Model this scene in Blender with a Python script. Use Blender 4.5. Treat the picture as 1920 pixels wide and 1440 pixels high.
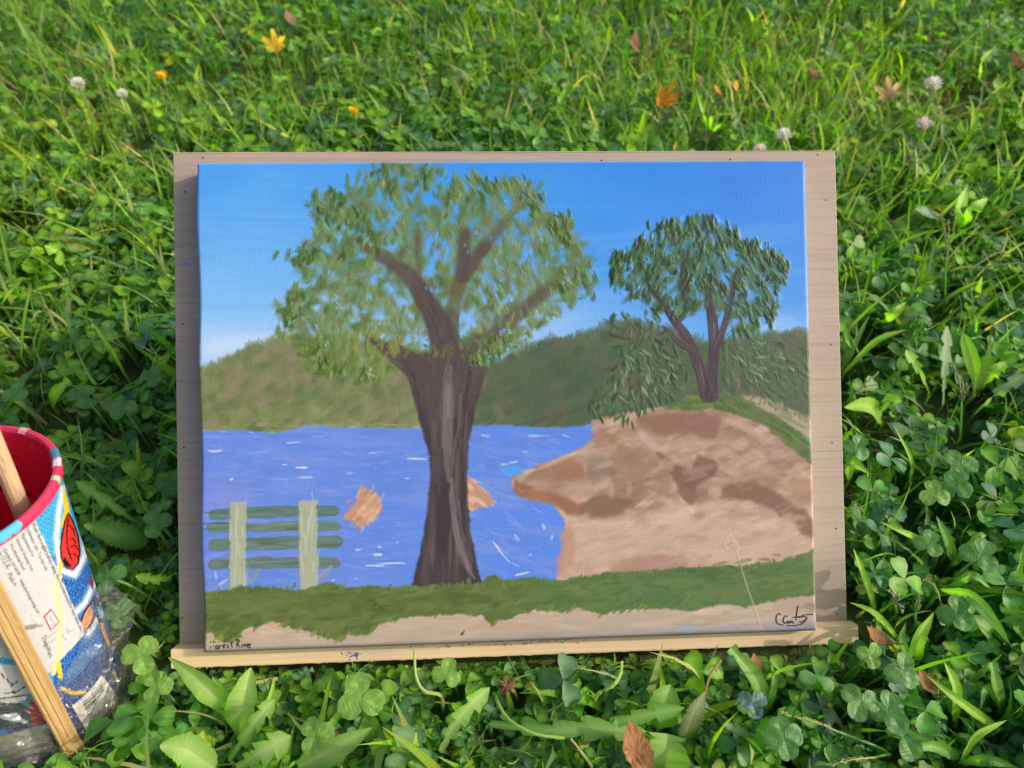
import bpy, bmesh, math, random
import numpy as np
from mathutils import Vector, Matrix
scene = bpy.context.scene
for o_ in list(bpy.data.objects): bpy.data.objects.remove(o_)
rad = math.radians
# ---------------------------------------------------------------- camera
CAM_H = 0.44; CAM_PITCH = 47.0; FPX = 1400.0
cd_ = bpy.data.cameras.new('camera'); cam = bpy.data.objects.new('camera', cd_); scene.collection.objects.link(cam); scene.camera = cam
cam.location = (0,0,CAM_H); cam.rotation_euler = (rad(90-CAM_PITCH),0,0)
cd_.sensor_fit = 'HORIZONTAL'; cd_.sensor_width = 36; cd_.lens = FPX/1920*36; cd_.clip_start = .01; cd_.clip_end = 400
cd_.dof.use_dof = True; cd_.dof.focus_distance = .43; cd_.dof.aperture_fstop = 9
scene.cycles.max_bounces = 6; scene.cycles.diffuse_bounces = 3; scene.cycles.glossy_bounces = 3; scene.cycles.transmission_bounces = 4; scene.cycles.transparent_max_bounces = 8
scene.render.resolution_x = 1024; scene.render.resolution_y = 768
# ---------------------------------------------------------------- sky, sun, exposure
SUN_EL = 31.0; SUN_DIR = Vector((.850,-.075,.516)).normalized()
w = bpy.data.worlds.new('World'); scene.world = w; w.use_nodes = True
nt = w.node_tree; nt.nodes.clear()
sk = nt.nodes.new('ShaderNodeTexSky'); sk.sky_type = 'NISHITA'; sk.sun_disc = False; sk.sun_elevation = rad(SUN_EL); sk.sun_rotation = rad(95); sk.dust_density = 5.5; sk.air_density = 1.0
bg = nt.nodes.new('ShaderNodeBackground'); bg.inputs['Strength'].default_value = .15
wo = nt.nodes.new('ShaderNodeOutputWorld'); nt.links.new(sk.outputs[0],bg.inputs[0]); nt.links.new(bg.outputs[0],wo.inputs[0])
sd = bpy.data.lights.new('sun','SUN'); sd.energy = 2.0; sd.angle = rad(.9); sd.color = (1,.89,.76)
sun = bpy.data.objects.new('sun', sd); scene.collection.objects.link(sun); sun.location = (2,0,1.4)
sun.rotation_euler = SUN_DIR.to_track_quat('Z','Y').to_euler()
vs = scene.view_settings; vs.view_transform = 'Standard'; vs.look = 'None'; vs.gamma = 1; vs.use_curve_mapping = False; vs.exposure = 0.42
# ---------------------------------------------------------------- helpers
RNG = np.random.default_rng(11); random.seed(5)
_t = rad(CAM_PITCH)
RC = np.array([[1,0,0],[0,-math.sin(_t),math.cos(_t)],[0,-math.cos(_t),-math.sin(_t)]])
CO = np.array([0,0,CAM_H])
def ray(px, py): return RC@np.array([(px-960)/FPX,(py-720)/FPX,1.0])
def at(px, py, z):                                    # a point of the lawn at height z, sketched from the picture
    d = ray(px,py); return CO+d*((z-CAM_H)/d[2])
def toview(P):
    d = (np.asarray(P)-CO)@RC; return d[...,:2]/d[...,2:3]*FPX+np.array([960,720])
def lin(c): c = np.asarray(c,float)/255; return np.where(c <= .04045, c/12.92, ((c+.055)/1.055)**2.4)
def link(o): scene.collection.objects.link(o); return o
def tag(o, label=None, cat=None, group=None, kind=None):
    if label: o['label'] = label
    if cat: o['category'] = cat
    if group: o['group'] = group
    if kind: o['kind'] = kind
    return o
def empty(name, loc=(0,0,0), label=None, cat=None, group=None):
    o = bpy.data.objects.new(name,None); o.location = loc; o.empty_display_size = .01; link(o); return tag(o,label,cat,group)
def fastmesh(name, V, T, colors=None):                # vertices, triangles (numpy), per-vertex colours
    me = bpy.data.meshes.new(name); V = np.ascontiguousarray(V,dtype=np.float32); T = np.ascontiguousarray(T,dtype=np.int32)
    k = T.shape[1]; me.vertices.add(len(V)); me.vertices.foreach_set('co',V.ravel()); me.loops.add(T.size); me.loops.foreach_set('vertex_index',T.ravel())
    me.polygons.add(len(T)); me.polygons.foreach_set('loop_start',np.arange(0,T.size,k,dtype=np.int32))
    me.update(calc_edges=True)
    if colors is not None:
        a = me.attributes.new('Col','FLOAT_COLOR','POINT'); c = np.ones((len(V),4),np.float32); c[:,:3] = colors; a.data.foreach_set('color',c.ravel())
    return me
class MB:
    def __init__(s): s.v = []; s.f = []; s.c = []
    def add(s, vs, fs, col=(1,1,1)):
        b = len(s.v); s.v += [tuple(p) for p in vs]; s.f += [tuple(i+b for i in f) for f in fs]
        s.c += [tuple(col)]*len(vs) if np.ndim(col) == 1 else [tuple(c) for c in col]
        return s
    def box(s, a, b, col=(1,1,1)):
        (x0,y0,z0),(x1,y1,z1) = a,b
        return s.add([(x0,y0,z0),(x1,y0,z0),(x1,y1,z0),(x0,y1,z0),(x0,y0,z1),(x1,y0,z1),(x1,y1,z1),(x0,y1,z1)],[(0,3,2,1),(4,5,6,7),(0,1,5,4),(1,2,6,5),(2,3,7,6),(3,0,4,7)],col)
    def tube(s, pts, rs, n=6, col=(1,1,1), cap=True):
        pts = [np.asarray(p,float) for p in pts]; rs = np.broadcast_to(rs,(len(pts),)); up = np.array([.3,.2,.93]); vs = []
        for i,p in enumerate(pts):
            d = pts[min(i+1,len(pts)-1)]-pts[max(i-1,0)]; d = d/(np.linalg.norm(d)+1e-12); a = np.cross(d,up if abs(d@up) < .95 else [1,0,0]); a /= np.linalg.norm(a); b = np.cross(d,a)
            vs += [p+rs[i]*(math.cos(2*math.pi*k/n)*a+math.sin(2*math.pi*k/n)*b) for k in range(n)]
        fs = [(i*n+k,i*n+(k+1)%n,(i+1)*n+(k+1)%n,(i+1)*n+k) for i in range(len(pts)-1) for k in range(n)]
        if cap: fs += [tuple(range(n))[::-1], tuple(range((len(pts)-1)*n,len(pts)*n))]
        return s.add(vs,fs,col)
    def build(s, name, mat, parent=None, flat=False, bevel=0):
        me = bpy.data.meshes.new(name); me.from_pydata(s.v,[],s.f); a = me.attributes.new('Col','FLOAT_COLOR','POINT')
        c = np.ones((len(s.v),4),np.float32); c[:,:3] = np.asarray(s.c,np.float32); a.data.foreach_set('color',c.ravel())
        if flat: me.shade_flat()
        o = bpy.data.objects.new(name,me); me.materials.append(mat); link(o)
        if parent: o.parent = parent
        if bevel:
            m = o.modifiers.new('bevel','BEVEL'); m.width = bevel; m.segments = 2; m.limit_method = 'ANGLE'
        return o
def mesh_obj(name, me, mat, parent=None):
    o = bpy.data.objects.new(name,me); me.materials.append(mat); link(o)
    if parent: o.parent = parent
    return o
class NT:
    def __init__(s, name):
        s.m = bpy.data.materials.new(name); s.m.use_nodes = True; s.t = s.m.node_tree; s.t.nodes.clear(); s.out = s.n('OutputMaterial')
    def n(s, typ, **kw):
        o = s.t.nodes.new('ShaderNode'+typ)
        for k,v in kw.items():
            if k in o.inputs.keys(): s.set(o.inputs[k],v)
            else: setattr(o,k,v)
        return o
    def set(s, sock, v):
        if hasattr(v,'links') or isinstance(v,bpy.types.NodeSocket): s.t.links.new(v,sock)
        else: sock.default_value = v
    def L(s, a, b): s.t.links.new(a,b)
    def coord(s, scale=(1,1,1), which='Object', rot=(0,0,0)):
        c = s.n('TexCoord'); m = s.n('Mapping'); m.inputs['Scale'].default_value = scale; m.inputs['Rotation'].default_value = rot; s.L(c.outputs[which],m.inputs[0]); return m.outputs[0]
    def noise(s, vec, scale, detail=4, rough=.55, dist=0):
        n = s.n('TexNoise'); n.inputs['Scale'].default_value = scale; n.inputs['Detail'].default_value = detail; n.inputs['Roughness'].default_value = rough; n.inputs['Distortion'].default_value = dist; s.L(vec,n.inputs['Vector']); return n.outputs['Fac']
    def ramp(s, fac, stops, interp='LINEAR'):
        r = s.n('ValToRGB'); r.color_ramp.interpolation = interp; e = r.color_ramp.elements
        while len(e) < len(stops): e.new(.5)
        for i,(p,c) in enumerate(stops): e[i].position = p; e[i].color = (*c,1) if len(c) == 3 else c
        s.L(fac,r.inputs[0]); return r.outputs[0]
    def mix(s, fac, a, b, mode='MIX'):
        m = s.n('Mix'); m.data_type = 'RGBA'; m.blend_type = mode
        s.set(m.inputs[0],fac)
        for i,v in ((6,a),(7,b)): s.set(m.inputs[i], v if not isinstance(v,tuple) else ((*v,1) if len(v) == 3 else v))
        return m.outputs[2]
    def math(s, op, a, b=0.0):
        m = s.n('Math'); m.operation = op; s.set(m.inputs[0],a); s.set(m.inputs[1],b); return m.outputs[0]
    def bump(s, h, strength, dist=.001, normal=None):
        b = s.n('Bump'); b.inputs['Strength'].default_value = strength; b.inputs['Distance'].default_value = dist; s.L(h,b.inputs['Height'])
        if normal is not None: s.L(normal,b.inputs['Normal'])
        return b.outputs[0]
    def attr(s, name='Col'):
        a = s.n('Attribute'); a.attribute_name = name; return a.outputs['Color']
    def bsdf(s, color, rough=.5, normal=None, spec=.5, **kw):
        b = s.n('BsdfPrincipled'); s.set(b.inputs['Base Color'], color if not isinstance(color,tuple) else (*color[:3],1)); s.set(b.inputs['Roughness'],rough); b.inputs['Specular IOR Level'].default_value = spec
        if normal is not None: s.L(normal,b.inputs['Normal'])
        for k,v in kw.items(): s.set(b.inputs[k],v)
        return b
    def done(s, sh): s.L(sh.outputs[0] if hasattr(sh,'outputs') else sh, s.out.inputs[0]); return s.m
# ---------------------------------------------------------------- materials
def mat_leaf(name, trans=.45, rough=.48, spec=.3, tm=(1.85,2.7,.42), bm=(1.35,1.46,1.4)):
    k = NT(name); c = k.attr(); b = k.bsdf(k.mix(1.0,c,bm,'MULTIPLY'),rough,None,spec)
    t = k.n('BsdfTranslucent'); tc = k.mix(1.0,c,tm,'MULTIPLY'); k.L(tc,t.inputs['Color'])
    m = k.n('MixShader'); m.inputs[0].default_value = trans; k.L(b.outputs[0],m.inputs[1]); k.L(t.outputs[0],m.inputs[2])
    return k.done(m)
M_LEAF = mat_leaf('leaf_blade'); M_CLOVER = mat_leaf('clover_leaf',.40,.45,.35); M_DRY = mat_leaf('dry_leaf',.25,.7,.2,(1.3,1.2,.9),(1.1,1.1,1.05)); M_PETAL = mat_leaf('petal',.3,.6,.2,(1,1,1),(1,1,1))
def mat_ground():
    k = NT('lawn_soil'); v = k.coord(); n = k.noise(v,60,6,.6); n2 = k.noise(v,9,4)
    c = k.ramp(n,[(.3,(.04,.035,.018)),(.55,(.08,.07,.035)),(.75,(.14,.115,.06))]); g = k.ramp(n,[(.3,(.05,.09,.018)),(.7,(.11,.20,.035))])
    c = k.mix(k.ramp(n2,[(.35,(.2,.2,.2)),(.6,(.75,.75,.75))]),c,g)
    return k.done(k.bsdf(c,.9,k.bump(n,.8,.01),.2))
def mat_wood(name, c0, c1, grain_axis, rough=.6, dark=(.16,.10,.07), fine=260., lines=.45):
    k = NT(name); sc = [1,1,1]
    vg = k.coord(tuple(.06 if i == grain_axis else 1. for i in range(3))); vf = k.coord(tuple(.018 if i == grain_axis else 1. for i in range(3)))
    a = k.noise(vg,38,5,.6,.6); f = k.noise(vf,fine*3.2,4,.65); p = k.noise(vf,fine*1.3,2,.5)
    c = k.mix(k.ramp(a,[(.3,(0,0,0)),(.7,(1,1,1))]),c0,c1)
    c = k.mix(k.math('MULTIPLY',k.ramp(f,[(.5,(0,0,0)),(.72,(1,1,1))]),lines),c,dark)
    c = k.mix(k.math('MULTIPLY',k.ramp(p,[(.55,(0,0,0)),(.75,(1,1,1))]),lines*.6),c,dark)
    bl = k.noise(k.coord(),14,3); c = k.mix(k.math('MULTIPLY',bl,.25),c,tuple(x*.72 for x in c0))
    return k.done(k.bsdf(c,rough,k.bump(f,.35,.0006),.3))
M_PANEL = mat_wood('plywood_face',(.41,.335,.272),(.355,.285,.228),0,.62,(.20,.145,.115))
M_PLYEDGE = mat_wood('plywood_edge',(.60,.47,.33),(.34,.24,.16),0,.75)
M_PINE = mat_wood('pine',(.86,.66,.42),(.78,.56,.34),0,.55,(.34,.19,.08),160,.3)
M_HANDLE = mat_wood('brush_handle_wood',(.56,.40,.24),(.46,.32,.19),2,.45)
M_STICK = mat_wood('split_wood_stick',(.54,.37,.17),(.42,.26,.10),0,.42,(.22,.12,.04),200,.5)
def plain(name, col, rough=.5, spec=.5, **kw):
    k = NT(name); v = k.coord(); n = k.noise(v,300,3); c = k.mix(k.math('MULTIPLY',n,.3),tuple(col),tuple(x*.7 for x in col)); return k.done(k.bsdf(c,rough,k.bump(n,.1,.0004),spec,**kw))
M_INK = plain('black_ink',(.012,.012,.014),.5); M_HOLE = plain('nail_hole',(.015,.01,.008),.9)
def mat_attr(name, rough=.5, spec=.5, coat=0):
    k = NT(name); c = k.attr(); n = k.noise(k.coord(),500,3); b = k.bsdf(c,k.ramp(n,[(.3,(rough*.75,)*3),(.7,(min(1,rough*1.25),)*3)]),k.bump(n,.06,.0005),spec)
    b.inputs['Coat Weight'].default_value = coat; return k.done(b)
M_PRINT = mat_attr('printed_plastic',.3,.5)
def mat_canvas():
    k = NT('painted_canvas'); c = k.attr(); tc = k.n('TexCoord'); sx = k.n('SeparateXYZ'); k.L(tc.outputs['Object'],sx.inputs[0])
    wob = k.noise(k.coord(),120,2); per = 2*math.pi/.00098
    wx = k.math('SINE',k.math('ADD',k.math('MULTIPLY',sx.outputs[0],per),k.math('MULTIPLY',wob,7.))); wy = k.math('SINE',k.math('ADD',k.math('MULTIPLY',sx.outputs[1],per),k.math('MULTIPLY',wob,6.)))
    wv = k.math('ADD',k.math('MULTIPLY',k.math('MAXIMUM',wx,wy),.5),k.math('MULTIPLY',k.noise(k.coord(),900,3),2.4))
    nb = k.bump(wv,.36,.00016)
    return k.done(k.bsdf(c,.45,nb,.3))
M_CANVAS = mat_canvas()
# ---------------------------------------------------------------- the painted picture (colours of the paint itself, in canvas space)
CW, CH = 0.3556, 0.2794
GW, GH = 780, 613
PQ = [(368,304),(1512,300),(1533,1184),(380,1226)]      # traced corners: design units used while sketching the picture
def _homog(src, dst):
    A = []
    for (x,y),(u,v) in zip(src,dst):
        A.append([x,y,1,0,0,0,-u*x,-u*y,-u]); A.append([0,0,0,x,y,1,-v*x,-v*y,-v])
    h = np.linalg.svd(np.array(A,float))[2][-1].reshape(3,3)
    return h/h[2,2]
H_D2C = _homog(PQ, [(0,0),(1,0),(1,1),(0,1)])           # design units -> unit canvas (v down)
H_C2D = np.linalg.inv(H_D2C)
def d2c(p):
    p = np.atleast_2d(np.asarray(p,float)); q = np.c_[p,np.ones(len(p))]@H_D2C.T
    return q[:,:2]/q[:,2:3]
def paint_picture():
    rng = np.random.default_rng(7)
    uu, vv = np.meshgrid(np.linspace(0,1,GW), np.linspace(0,1,GH))
    q = np.stack([uu,vv,np.ones_like(uu)],-1)@H_C2D.T
    PX = q[...,0]/q[...,2]; PY = q[...,1]/q[...,2]
    col = np.zeros((GH,GW,3)); hgt = np.zeros((GH,GW))
    tabs = {}
    def vnoise(x, y, seed):
        if seed not in tabs: tabs[seed] = np.random.default_rng(1000+seed).random((256,256))
        t = tabs[seed]; xi = np.floor(x).astype(int); yi = np.floor(y).astype(int)
        fx = x-xi; fy = y-yi; fx = fx*fx*(3-2*fx); fy = fy*fy*(3-2*fy)
        a = t[yi%256,xi%256]; b = t[yi%256,(xi+1)%256]; c = t[(yi+1)%256,xi%256]; d = t[(yi+1)%256,(xi+1)%256]
        return (a*(1-fx)+b*fx)*(1-fy)+(c*(1-fx)+d*fx)*fy
    def up2(a):
        r = np.repeat(np.repeat(a,2,0),2,1)[:GH,:GW]; return box(r,1)
    def fbm(x, y, seed, o=3):
        if x.shape == (GH,GW): return up2(fbm(x[::2,::2],y[::2,::2],seed,o))
        s = 0; a = .5; n = 0
        for k in range(o): s = s+a*vnoise(x*2**k+17*k, y*2**k+9*k, seed+k); n += a; a *= .5
        return s/n
    def streak(ang, fl, fw, seed, X=None, Y=None):     # noise drawn out along a brush direction
        X = PX if X is None else X; Y = PY if Y is None else Y
        a = math.radians(ang); s = X*math.cos(a)+Y*math.sin(a); d = -X*math.sin(a)+Y*math.cos(a)
        return fbm(s*fl+50, d*fw+50, seed, 3)
    def C(*c): return np.array(c,float)
    def lerp(a, b, t): return a+(b-a)*np.clip(t,0,1)[...,None]
    def sst(a, b, x): t = np.clip((x-a)/(b-a),0,1); return t*t*(3-2*t)
    def blend(m, c, h=0.0, sl=None):
        sl = sl or (slice(None),slice(None))
        col[sl] = col[sl]*(1-m[...,None])+np.asarray(c)*m[...,None]
        if h: hgt[sl] = hgt[sl]*(1-.5*m)+h*m
    def inpoly(pts, X, Y):
        r = np.zeros(X.shape,bool); n = len(pts)
        for i in range(n):
            x1,y1 = pts[i]; x2,y2 = pts[(i+1)%n]
            if y1 == y2: continue
            r ^= ((Y < y1) != (Y < y2)) & (X < (x2-x1)*(Y-y1)/(y2-y1)+x1)
        return r
    def box(m, k):
        for ax in (0,1):
            p = np.pad(m, [(k,k) if a==ax else (0,0) for a in (0,1)], mode='edge'); c = np.cumsum(p,ax)
            c = np.insert(c,0,0,axis=ax); n = 2*k+1
            m = (np.take(c,range(n,c.shape[ax]),ax)-np.take(c,range(0,c.shape[ax]-n),ax))/n
        return m
    def bbox(x0,y0,x1,y1):
        c = d2c([(x0,y0),(x1,y0),(x1,y1),(x0,y1)])*[GW-1,GH-1]
        a = np.floor(c.min(0)-2).astype(int); b = np.ceil(c.max(0)+3).astype(int)
        return slice(max(a[1],0),max(min(b[1],GH),0)), slice(max(a[0],0),max(min(b[0],GW),0))
    seedc = [10]
    def poly(pts, c, soft=1, wob=3., wf=.06, alpha=1., h=.0, dry=0.):
        pts = np.asarray(pts,float); seedc[0] += 3; s = seedc[0]
        m = 8+wob+soft*2; sl = bbox(pts[:,0].min()-m,pts[:,1].min()-m,pts[:,0].max()+m,pts[:,1].max()+m)
        X = PX[sl]; Y = PY[sl]
        wx = (fbm(X*wf,Y*wf,s)-.5)*2*wob+(vnoise(X*.4,Y*.4,s+2)-.5)*wob*.8; wy = (fbm(X*wf+40,Y*wf,s+1)-.5)*2*wob+(vnoise(X*.4+9,Y*.4,s+2)-.5)*wob*.8
        k = inpoly(pts, X+wx, Y+wy).astype(float)
        if soft: k = box(k,soft)
        if dry: k = np.clip(k*(1+dry)-dry*vnoise(X*.5,Y*.5,s+2),0,1)
        cc = c[sl] if isinstance(c,np.ndarray) and c.ndim==3 else c
        blend(k*alpha, cc, h, sl)
    bn = np.random.default_rng(5).random((64,2048)); 
    def bristle(s, d, off):
        x = s+off*37.7; y = d+off*11.3
        xi = np.floor(x).astype(int); yi = np.floor(y).astype(int); fx = x-xi; fy = y-yi
        g = lambda i,j: bn[i%64,j%2048]
        return (g(yi,xi)*(1-fx)+g(yi,xi+1)*fx)*(1-fy)+(g(yi+1,xi)*(1-fx)+g(yi+1,xi+1)*fx)*fy
    tooth = np.random.default_rng(3).random((GH,GW)); tooth = .55*tooth+.45*box(np.random.default_rng(4).random((GH,GW)),1); tooth = (tooth-tooth.min())/(tooth.max()-tooth.min())
    DS = [1.6,.6]
    def dab(x, y, ang, L, w, c, alpha=.9, dry=.5, h=.1, curve=0.):
        r = L*.6+w; q = H_D2C@(x,y,1.); qx = q[0]/q[2]*(GW-1); qy = q[1]/q[2]*(GH-1); r2 = r*.7
        sl = (slice(max(int(qy-r2),0),max(int(qy+r2)+2,0)), slice(max(int(qx-r2),0),max(int(qx+r2)+2,0))); X = PX[sl]-x; Y = PY[sl]-y
        if X.size == 0: return
        a = math.radians(ang); ca = math.cos(a); sa = math.sin(a); s = X*ca+Y*sa; d = Y*ca-X*sa+curve*s*s/L
        b = bristle(s*.06,d*.42,rng.random()*40); tt = tooth[sl]
        e = 1-(np.abs(2*s/L+(b-.5)*.7)**2.4+np.abs(2*d/w)**2)+(b-.5)*.9
        k = np.clip(np.clip(e*DS[0],0,1)*(1+dry)-dry*(.6*b+DS[1]*tt),0,1)*alpha
        c2 = np.asarray(c)*(1+.14*(b-.5))[...,None]
        blend(k, c2, 0, sl); hgt[sl] += k*h*(.3+.7*b)-k*hgt[sl]*.35
    def line(pts, ws, c, alpha=1., dry=.2, h=.1, soft=1.6):
        pts = np.asarray(pts,float); ws = np.broadcast_to(np.asarray(ws,float),(len(pts),)); wm = ws.max()+soft*2+2
        sl = bbox(pts[:,0].min()-wm,pts[:,1].min()-wm,pts[:,0].max()+wm,pts[:,1].max()+wm); X = PX[sl]; Y = PY[sl]
        k = np.zeros(X.shape); D = np.full(X.shape,1e9); S = np.zeros(X.shape); acc = 0; off = rng.random()*30
        for i in range(len(pts)-1):
            p, q = pts[i], pts[i+1]; v = q-p; L = np.hypot(*v)+1e-6; t = np.clip(((X-p[0])*v[0]+(Y-p[1])*v[1])/L**2,0,1)
            dd = np.hypot(X-p[0]-t*v[0], Y-p[1]-t*v[1]); sg = np.sign((X-p[0])*v[1]-(Y-p[1])*v[0])
            w = (ws[i]*(1-t)+ws[i+1]*t)*.5
            b = dd-w
            u = b < D; D = np.where(u,b,D); S = np.where(u, bristle((acc+t*L)*.05, sg*dd*.45, off), S); acc += L
        k = np.clip(.5-(D+(S-.5)*3)/soft,0,1); k = np.clip(k*(1+dry)-dry*S*1.2,0,1)*alpha
        cc = np.asarray(c)*(1+.22*(S-.5))[...,None]
        blend(k, cc, 0, sl); hgt[sl] += k*h*S-k*hgt[sl]*.4
    def spl(pts, n=8):
        pts = np.asarray(pts,float); P = np.vstack([2*pts[0]-pts[1],pts,2*pts[-1]-pts[-2]]); o = []
        for i in range(1,len(P)-2):
            for t in np.linspace(0,1,n,endpoint=False):
                o.append(.5*((2*P[i])+(-P[i-1]+P[i+1])*t+(2*P[i-1]-5*P[i]+4*P[i+1]-P[i+2])*t*t+(-P[i-1]+3*P[i]-3*P[i+1]+P[i+2])*t**3))
        return np.array(o+[pts[-1]])
    def soften(pts, k, amt):
        m = box(inpoly(pts,PX,PY).astype(float),6)*amt
        b = np.stack([box(col[...,i],k) for i in range(3)],-1); col[:] = col*(1-m[...,None])+b*m[...,None]; hgt[:] = hgt*(1-m*.6)
    def jit(c, a=8): return np.asarray(c,float)+rng.normal(0,a,3)*[.8,1,.7]+rng.normal(0,a*.7)
    # --- sky
    tx = (PX-370)/1160.; ty = (PY-300)/340.
    top = lerp(C(80,165,247), C(32,126,230), tx*1.05); low = lerp(C(156,206,252), C(86,160,242), (tx-.1)*1.1)
    sky = lerp(top, low, ty**1.25+(fbm(PX*.008,PY*.012,1)-.5)*.35)
    col[:] = sky
    blend(sst(.5,.75,streak(-6,.006,.05,3))*.22*sst(330,450,PY), C(130,185,252))
    blend(sst(.45,.8,streak(2,.01,.16,6))*.14, C(70,140,226))
    g = np.exp(-((PX-450)/130)**2-((PY-655)/38)**2)*.65+np.exp(-((PX-1000)/120)**2-((PY-610)/50)**2)*.3+np.exp(-((PX-1450)/70)**2-((PY-612)/26)**2)*.45
    blend(np.clip(g*(.6+.8*streak(-20,.02,.12,8)),0,1), C(212,226,250))
    hgt += (streak(0,.02,.25,9)-.5)*.03
    # --- far wooded shore
    hill = [(360,694),(395,690),(425,674),(452,660),(480,648),(510,640),(545,630),(600,622),(700,640),(800,660),(905,692),(932,682),(960,666),(990,650),(1012,640),(1045,637),(1085,632),(1104,624),(1130,612),(1180,600),(1250,620),(1330,640),(1400,634),(1425,628),(1462,625),(1500,622),(1540,618),(1540,820),(1110,800),(1050,806),(1000,803),(950,799),(885,801),(780,806),(650,803),(575,801),(545,808),(520,815),(450,809),(360,811)]
    n1 = fbm(PX*.022,PY*.03,20); n2 = fbm(PX*.03+7,PY*.035,24); n3 = streak(-35,.03,.12,28)
    hl = lerp(C(122,132,88), C(136,128,100), sst(.5,.68,n1)); hl = lerp(hl, C(146,152,98), sst(.55,.75,n2)*.8*sst(650,760,PY)); hl = lerp(hl, C(82,108,62), sst(.5,.7,n3)*.7)
    hr = lerp(C(80,98,74), C(98,94,80), sst(.54,.7,n1)); hr = lerp(hr, C(62,88,60), sst(.5,.68,n3)*.7)
    hf = lerp(hl, hr, sst(820,1000,PX)); hf = hf*(.92+.16*streak(-30,.04,.2,33))[...,None]
    poly(hill, hf, soft=3, wob=8, wf=.045, h=.02)
    hx = [p[0] for p in hill[:27]]; hy = [p[1] for p in hill[:27]]
    for k in range(700):
        x = rng.uniform(372,1525); y = rng.uniform(640,800)
        if y-8 < np.interp(x,hx,hy): continue
        cc = [(118,132,86),(136,128,102),(138,148,98),(102,120,80)] if x < 830 else [(76,96,72),(94,92,78),(66,90,68),(86,102,78)]
        dab(x,y,rng.uniform(-60,-15),rng.uniform(14,34),rng.uniform(7,14),jit(cc[rng.integers(4)],6),.45,.7,.05)
    for k in range(160):                               # soft tree tops along the ridge
        x = rng.uniform(372,1130); x = x if not 600 < x < 880 else 420+rng.random()*160
        y = np.interp(x,[372,425,480,545,900,960,1012,1100,1130],[692,674,648,630,690,668,640,628,614])+rng.normal(3,3)
        dab(x,y,rng.uniform(-80,-30),14,9,jit((104,122,82) if x < 830 else (84,104,78),7),.5,.8,.03)
    for k in range(26):
        x = rng.uniform(480,770); dab(x,797+rng.normal(0,3),rng.uniform(-10,10),22,6,jit((150,146,86),8),.6,.6,.04)
    soften([(360,600),(545,640),(905,705),(1012,655),(1130,630),(1540,630),(1540,790),(1100,785),(360,795)],4,.75)
    for k in range(330):
        x = rng.uniform(372,1526); ry_ = np.interp(x,hx,hy); y = ry_+(rng.normal(5,4) if k < 130 else rng.uniform(8,max(12,798-ry_)))
        if y > 797: continue
        cc = [(112,126,82),(132,140,94),(100,116,74),(138,130,104),(122,136,88)] if x < 830 else [(74,94,70),(88,102,78),(64,86,64),(96,94,80),(80,98,74)]
        dab(x,y,90+rng.normal(0,25),rng.uniform(18,36),rng.uniform(16,28),jit(cc[rng.integers(5)],4),.42,.8,.06)
    # --- water
    wl = [(360,809),(450,807),(520,813),(545,807),(570,799),(650,801),(780,804),(885,799),(950,797),(1000,801),(1050,804),(1100,796),(1130,790),(1130,1000),(1100,1110),(360,1125)]
    wt = lerp(C(104,140,228), C(88,136,234), (PX-600)/450.); wt = lerp(wt, C(116,146,228), sst(.5,.7,streak(4,.008,.05,40))*.8); wt = lerp(wt, C(96,132,220), sst(.52,.7,streak(-3,.012,.09,44))*.7)
    wt = lerp(wt, C(136,146,222), np.exp(-((PX-420)/60)**2-((PY-935)/30)**2)*.8)
    poly(wl, wt, soft=1, wob=3, wf=.08, h=.02)
    for k in range(500):
        x = rng.uniform(380,1060); y = rng.uniform(812,1095)
        a = rng.normal(2,6) if x < 890 else rng.normal(22,10)
        dab(x,y,a,rng.uniform(24,60),rng.uniform(5,11),jit([(108,142,228),(118,150,232),(98,134,222),(128,152,226)][rng.integers(4)],5),.4,.8,.03)
    for (x,y,L,w,a,al) in [(404,846,36,7,-5,.95),(567,877,30,6,2,.95),(550,830,40,5,-3,.7),(772,860,28,8,2,1),(790,861,30,5,3,.7),(434,899,12,7,-15,.9),(655,888,16,7,0,.6),(572,895,46,7,0,.5),(763,897,12,5,0,.7),(672,1031,14,5,-8,.9),(708,1040,26,7,2,1),(712,1026,10,5,20,.9),(744,1018,12,4,-20,.8),(733,1057,74,6,-2,.95),(705,1061,50,5,1,.8),(668,1085,8,4,0,.6),(535,872,12,4,0,.6),(700,850,20,4,0,.4),(1000,817,24,5,0,.5),(1010,818,60,6,-3,.4),(912,818,22,7,10,.45),(1062,818,20,6,15,.5),(945,871,26,6,-5,.7),(965,867,18,6,-10,.8),(985,847,12,5,0,.5),(935,1030,34,7,52,.95),(950,1048,30,5,48,.7),(980,1076,36,6,-14,.95),(968,1060,24,4,30,.5),(1020,988,16,9,70,.6),(1035,1008,14,8,90,.7),(970,1009,18,14,60,.4),(995,1040,8,6,0,.6),(418,810,20,5,2,.6),(470,811,16,4,0,.5),(420,1090,26,8,-30,.6),(405,1080,22,8,80,.5),(625,1088,10,5,-20,.6),(690,960,10,4,0,.3),(1005,955,40,5,30,.35),(900,905,10,5,40,.5),(850,1000,6,4,0,.3)]:
        dab(x,y,a,L*.9,w*.8,jit((216,224,244),5),al*.85,1.,.10)
    for k in range(70):
        x = rng.uniform(385,1050); y = rng.uniform(815,1090); dab(x,y,rng.normal(0 if x < 890 else 30,8),rng.uniform(8,34),rng.uniform(2,3.4),jit((160,180,236),8),.28,1.,.03)
    # --- orange boulders in the water
    r1 = [(678,908),(690,920),(711,925),(718,950),(709,966),(690,984),(676,990),(660,975),(644,977),(645,962),(660,950),(668,932)]
    poly(r1, lerp(C(196,150,122),C(214,176,152),sst(.45,.65,streak(-50,.05,.12,50))), soft=1, wob=4, wf=.12, h=.12, dry=.25)
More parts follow.
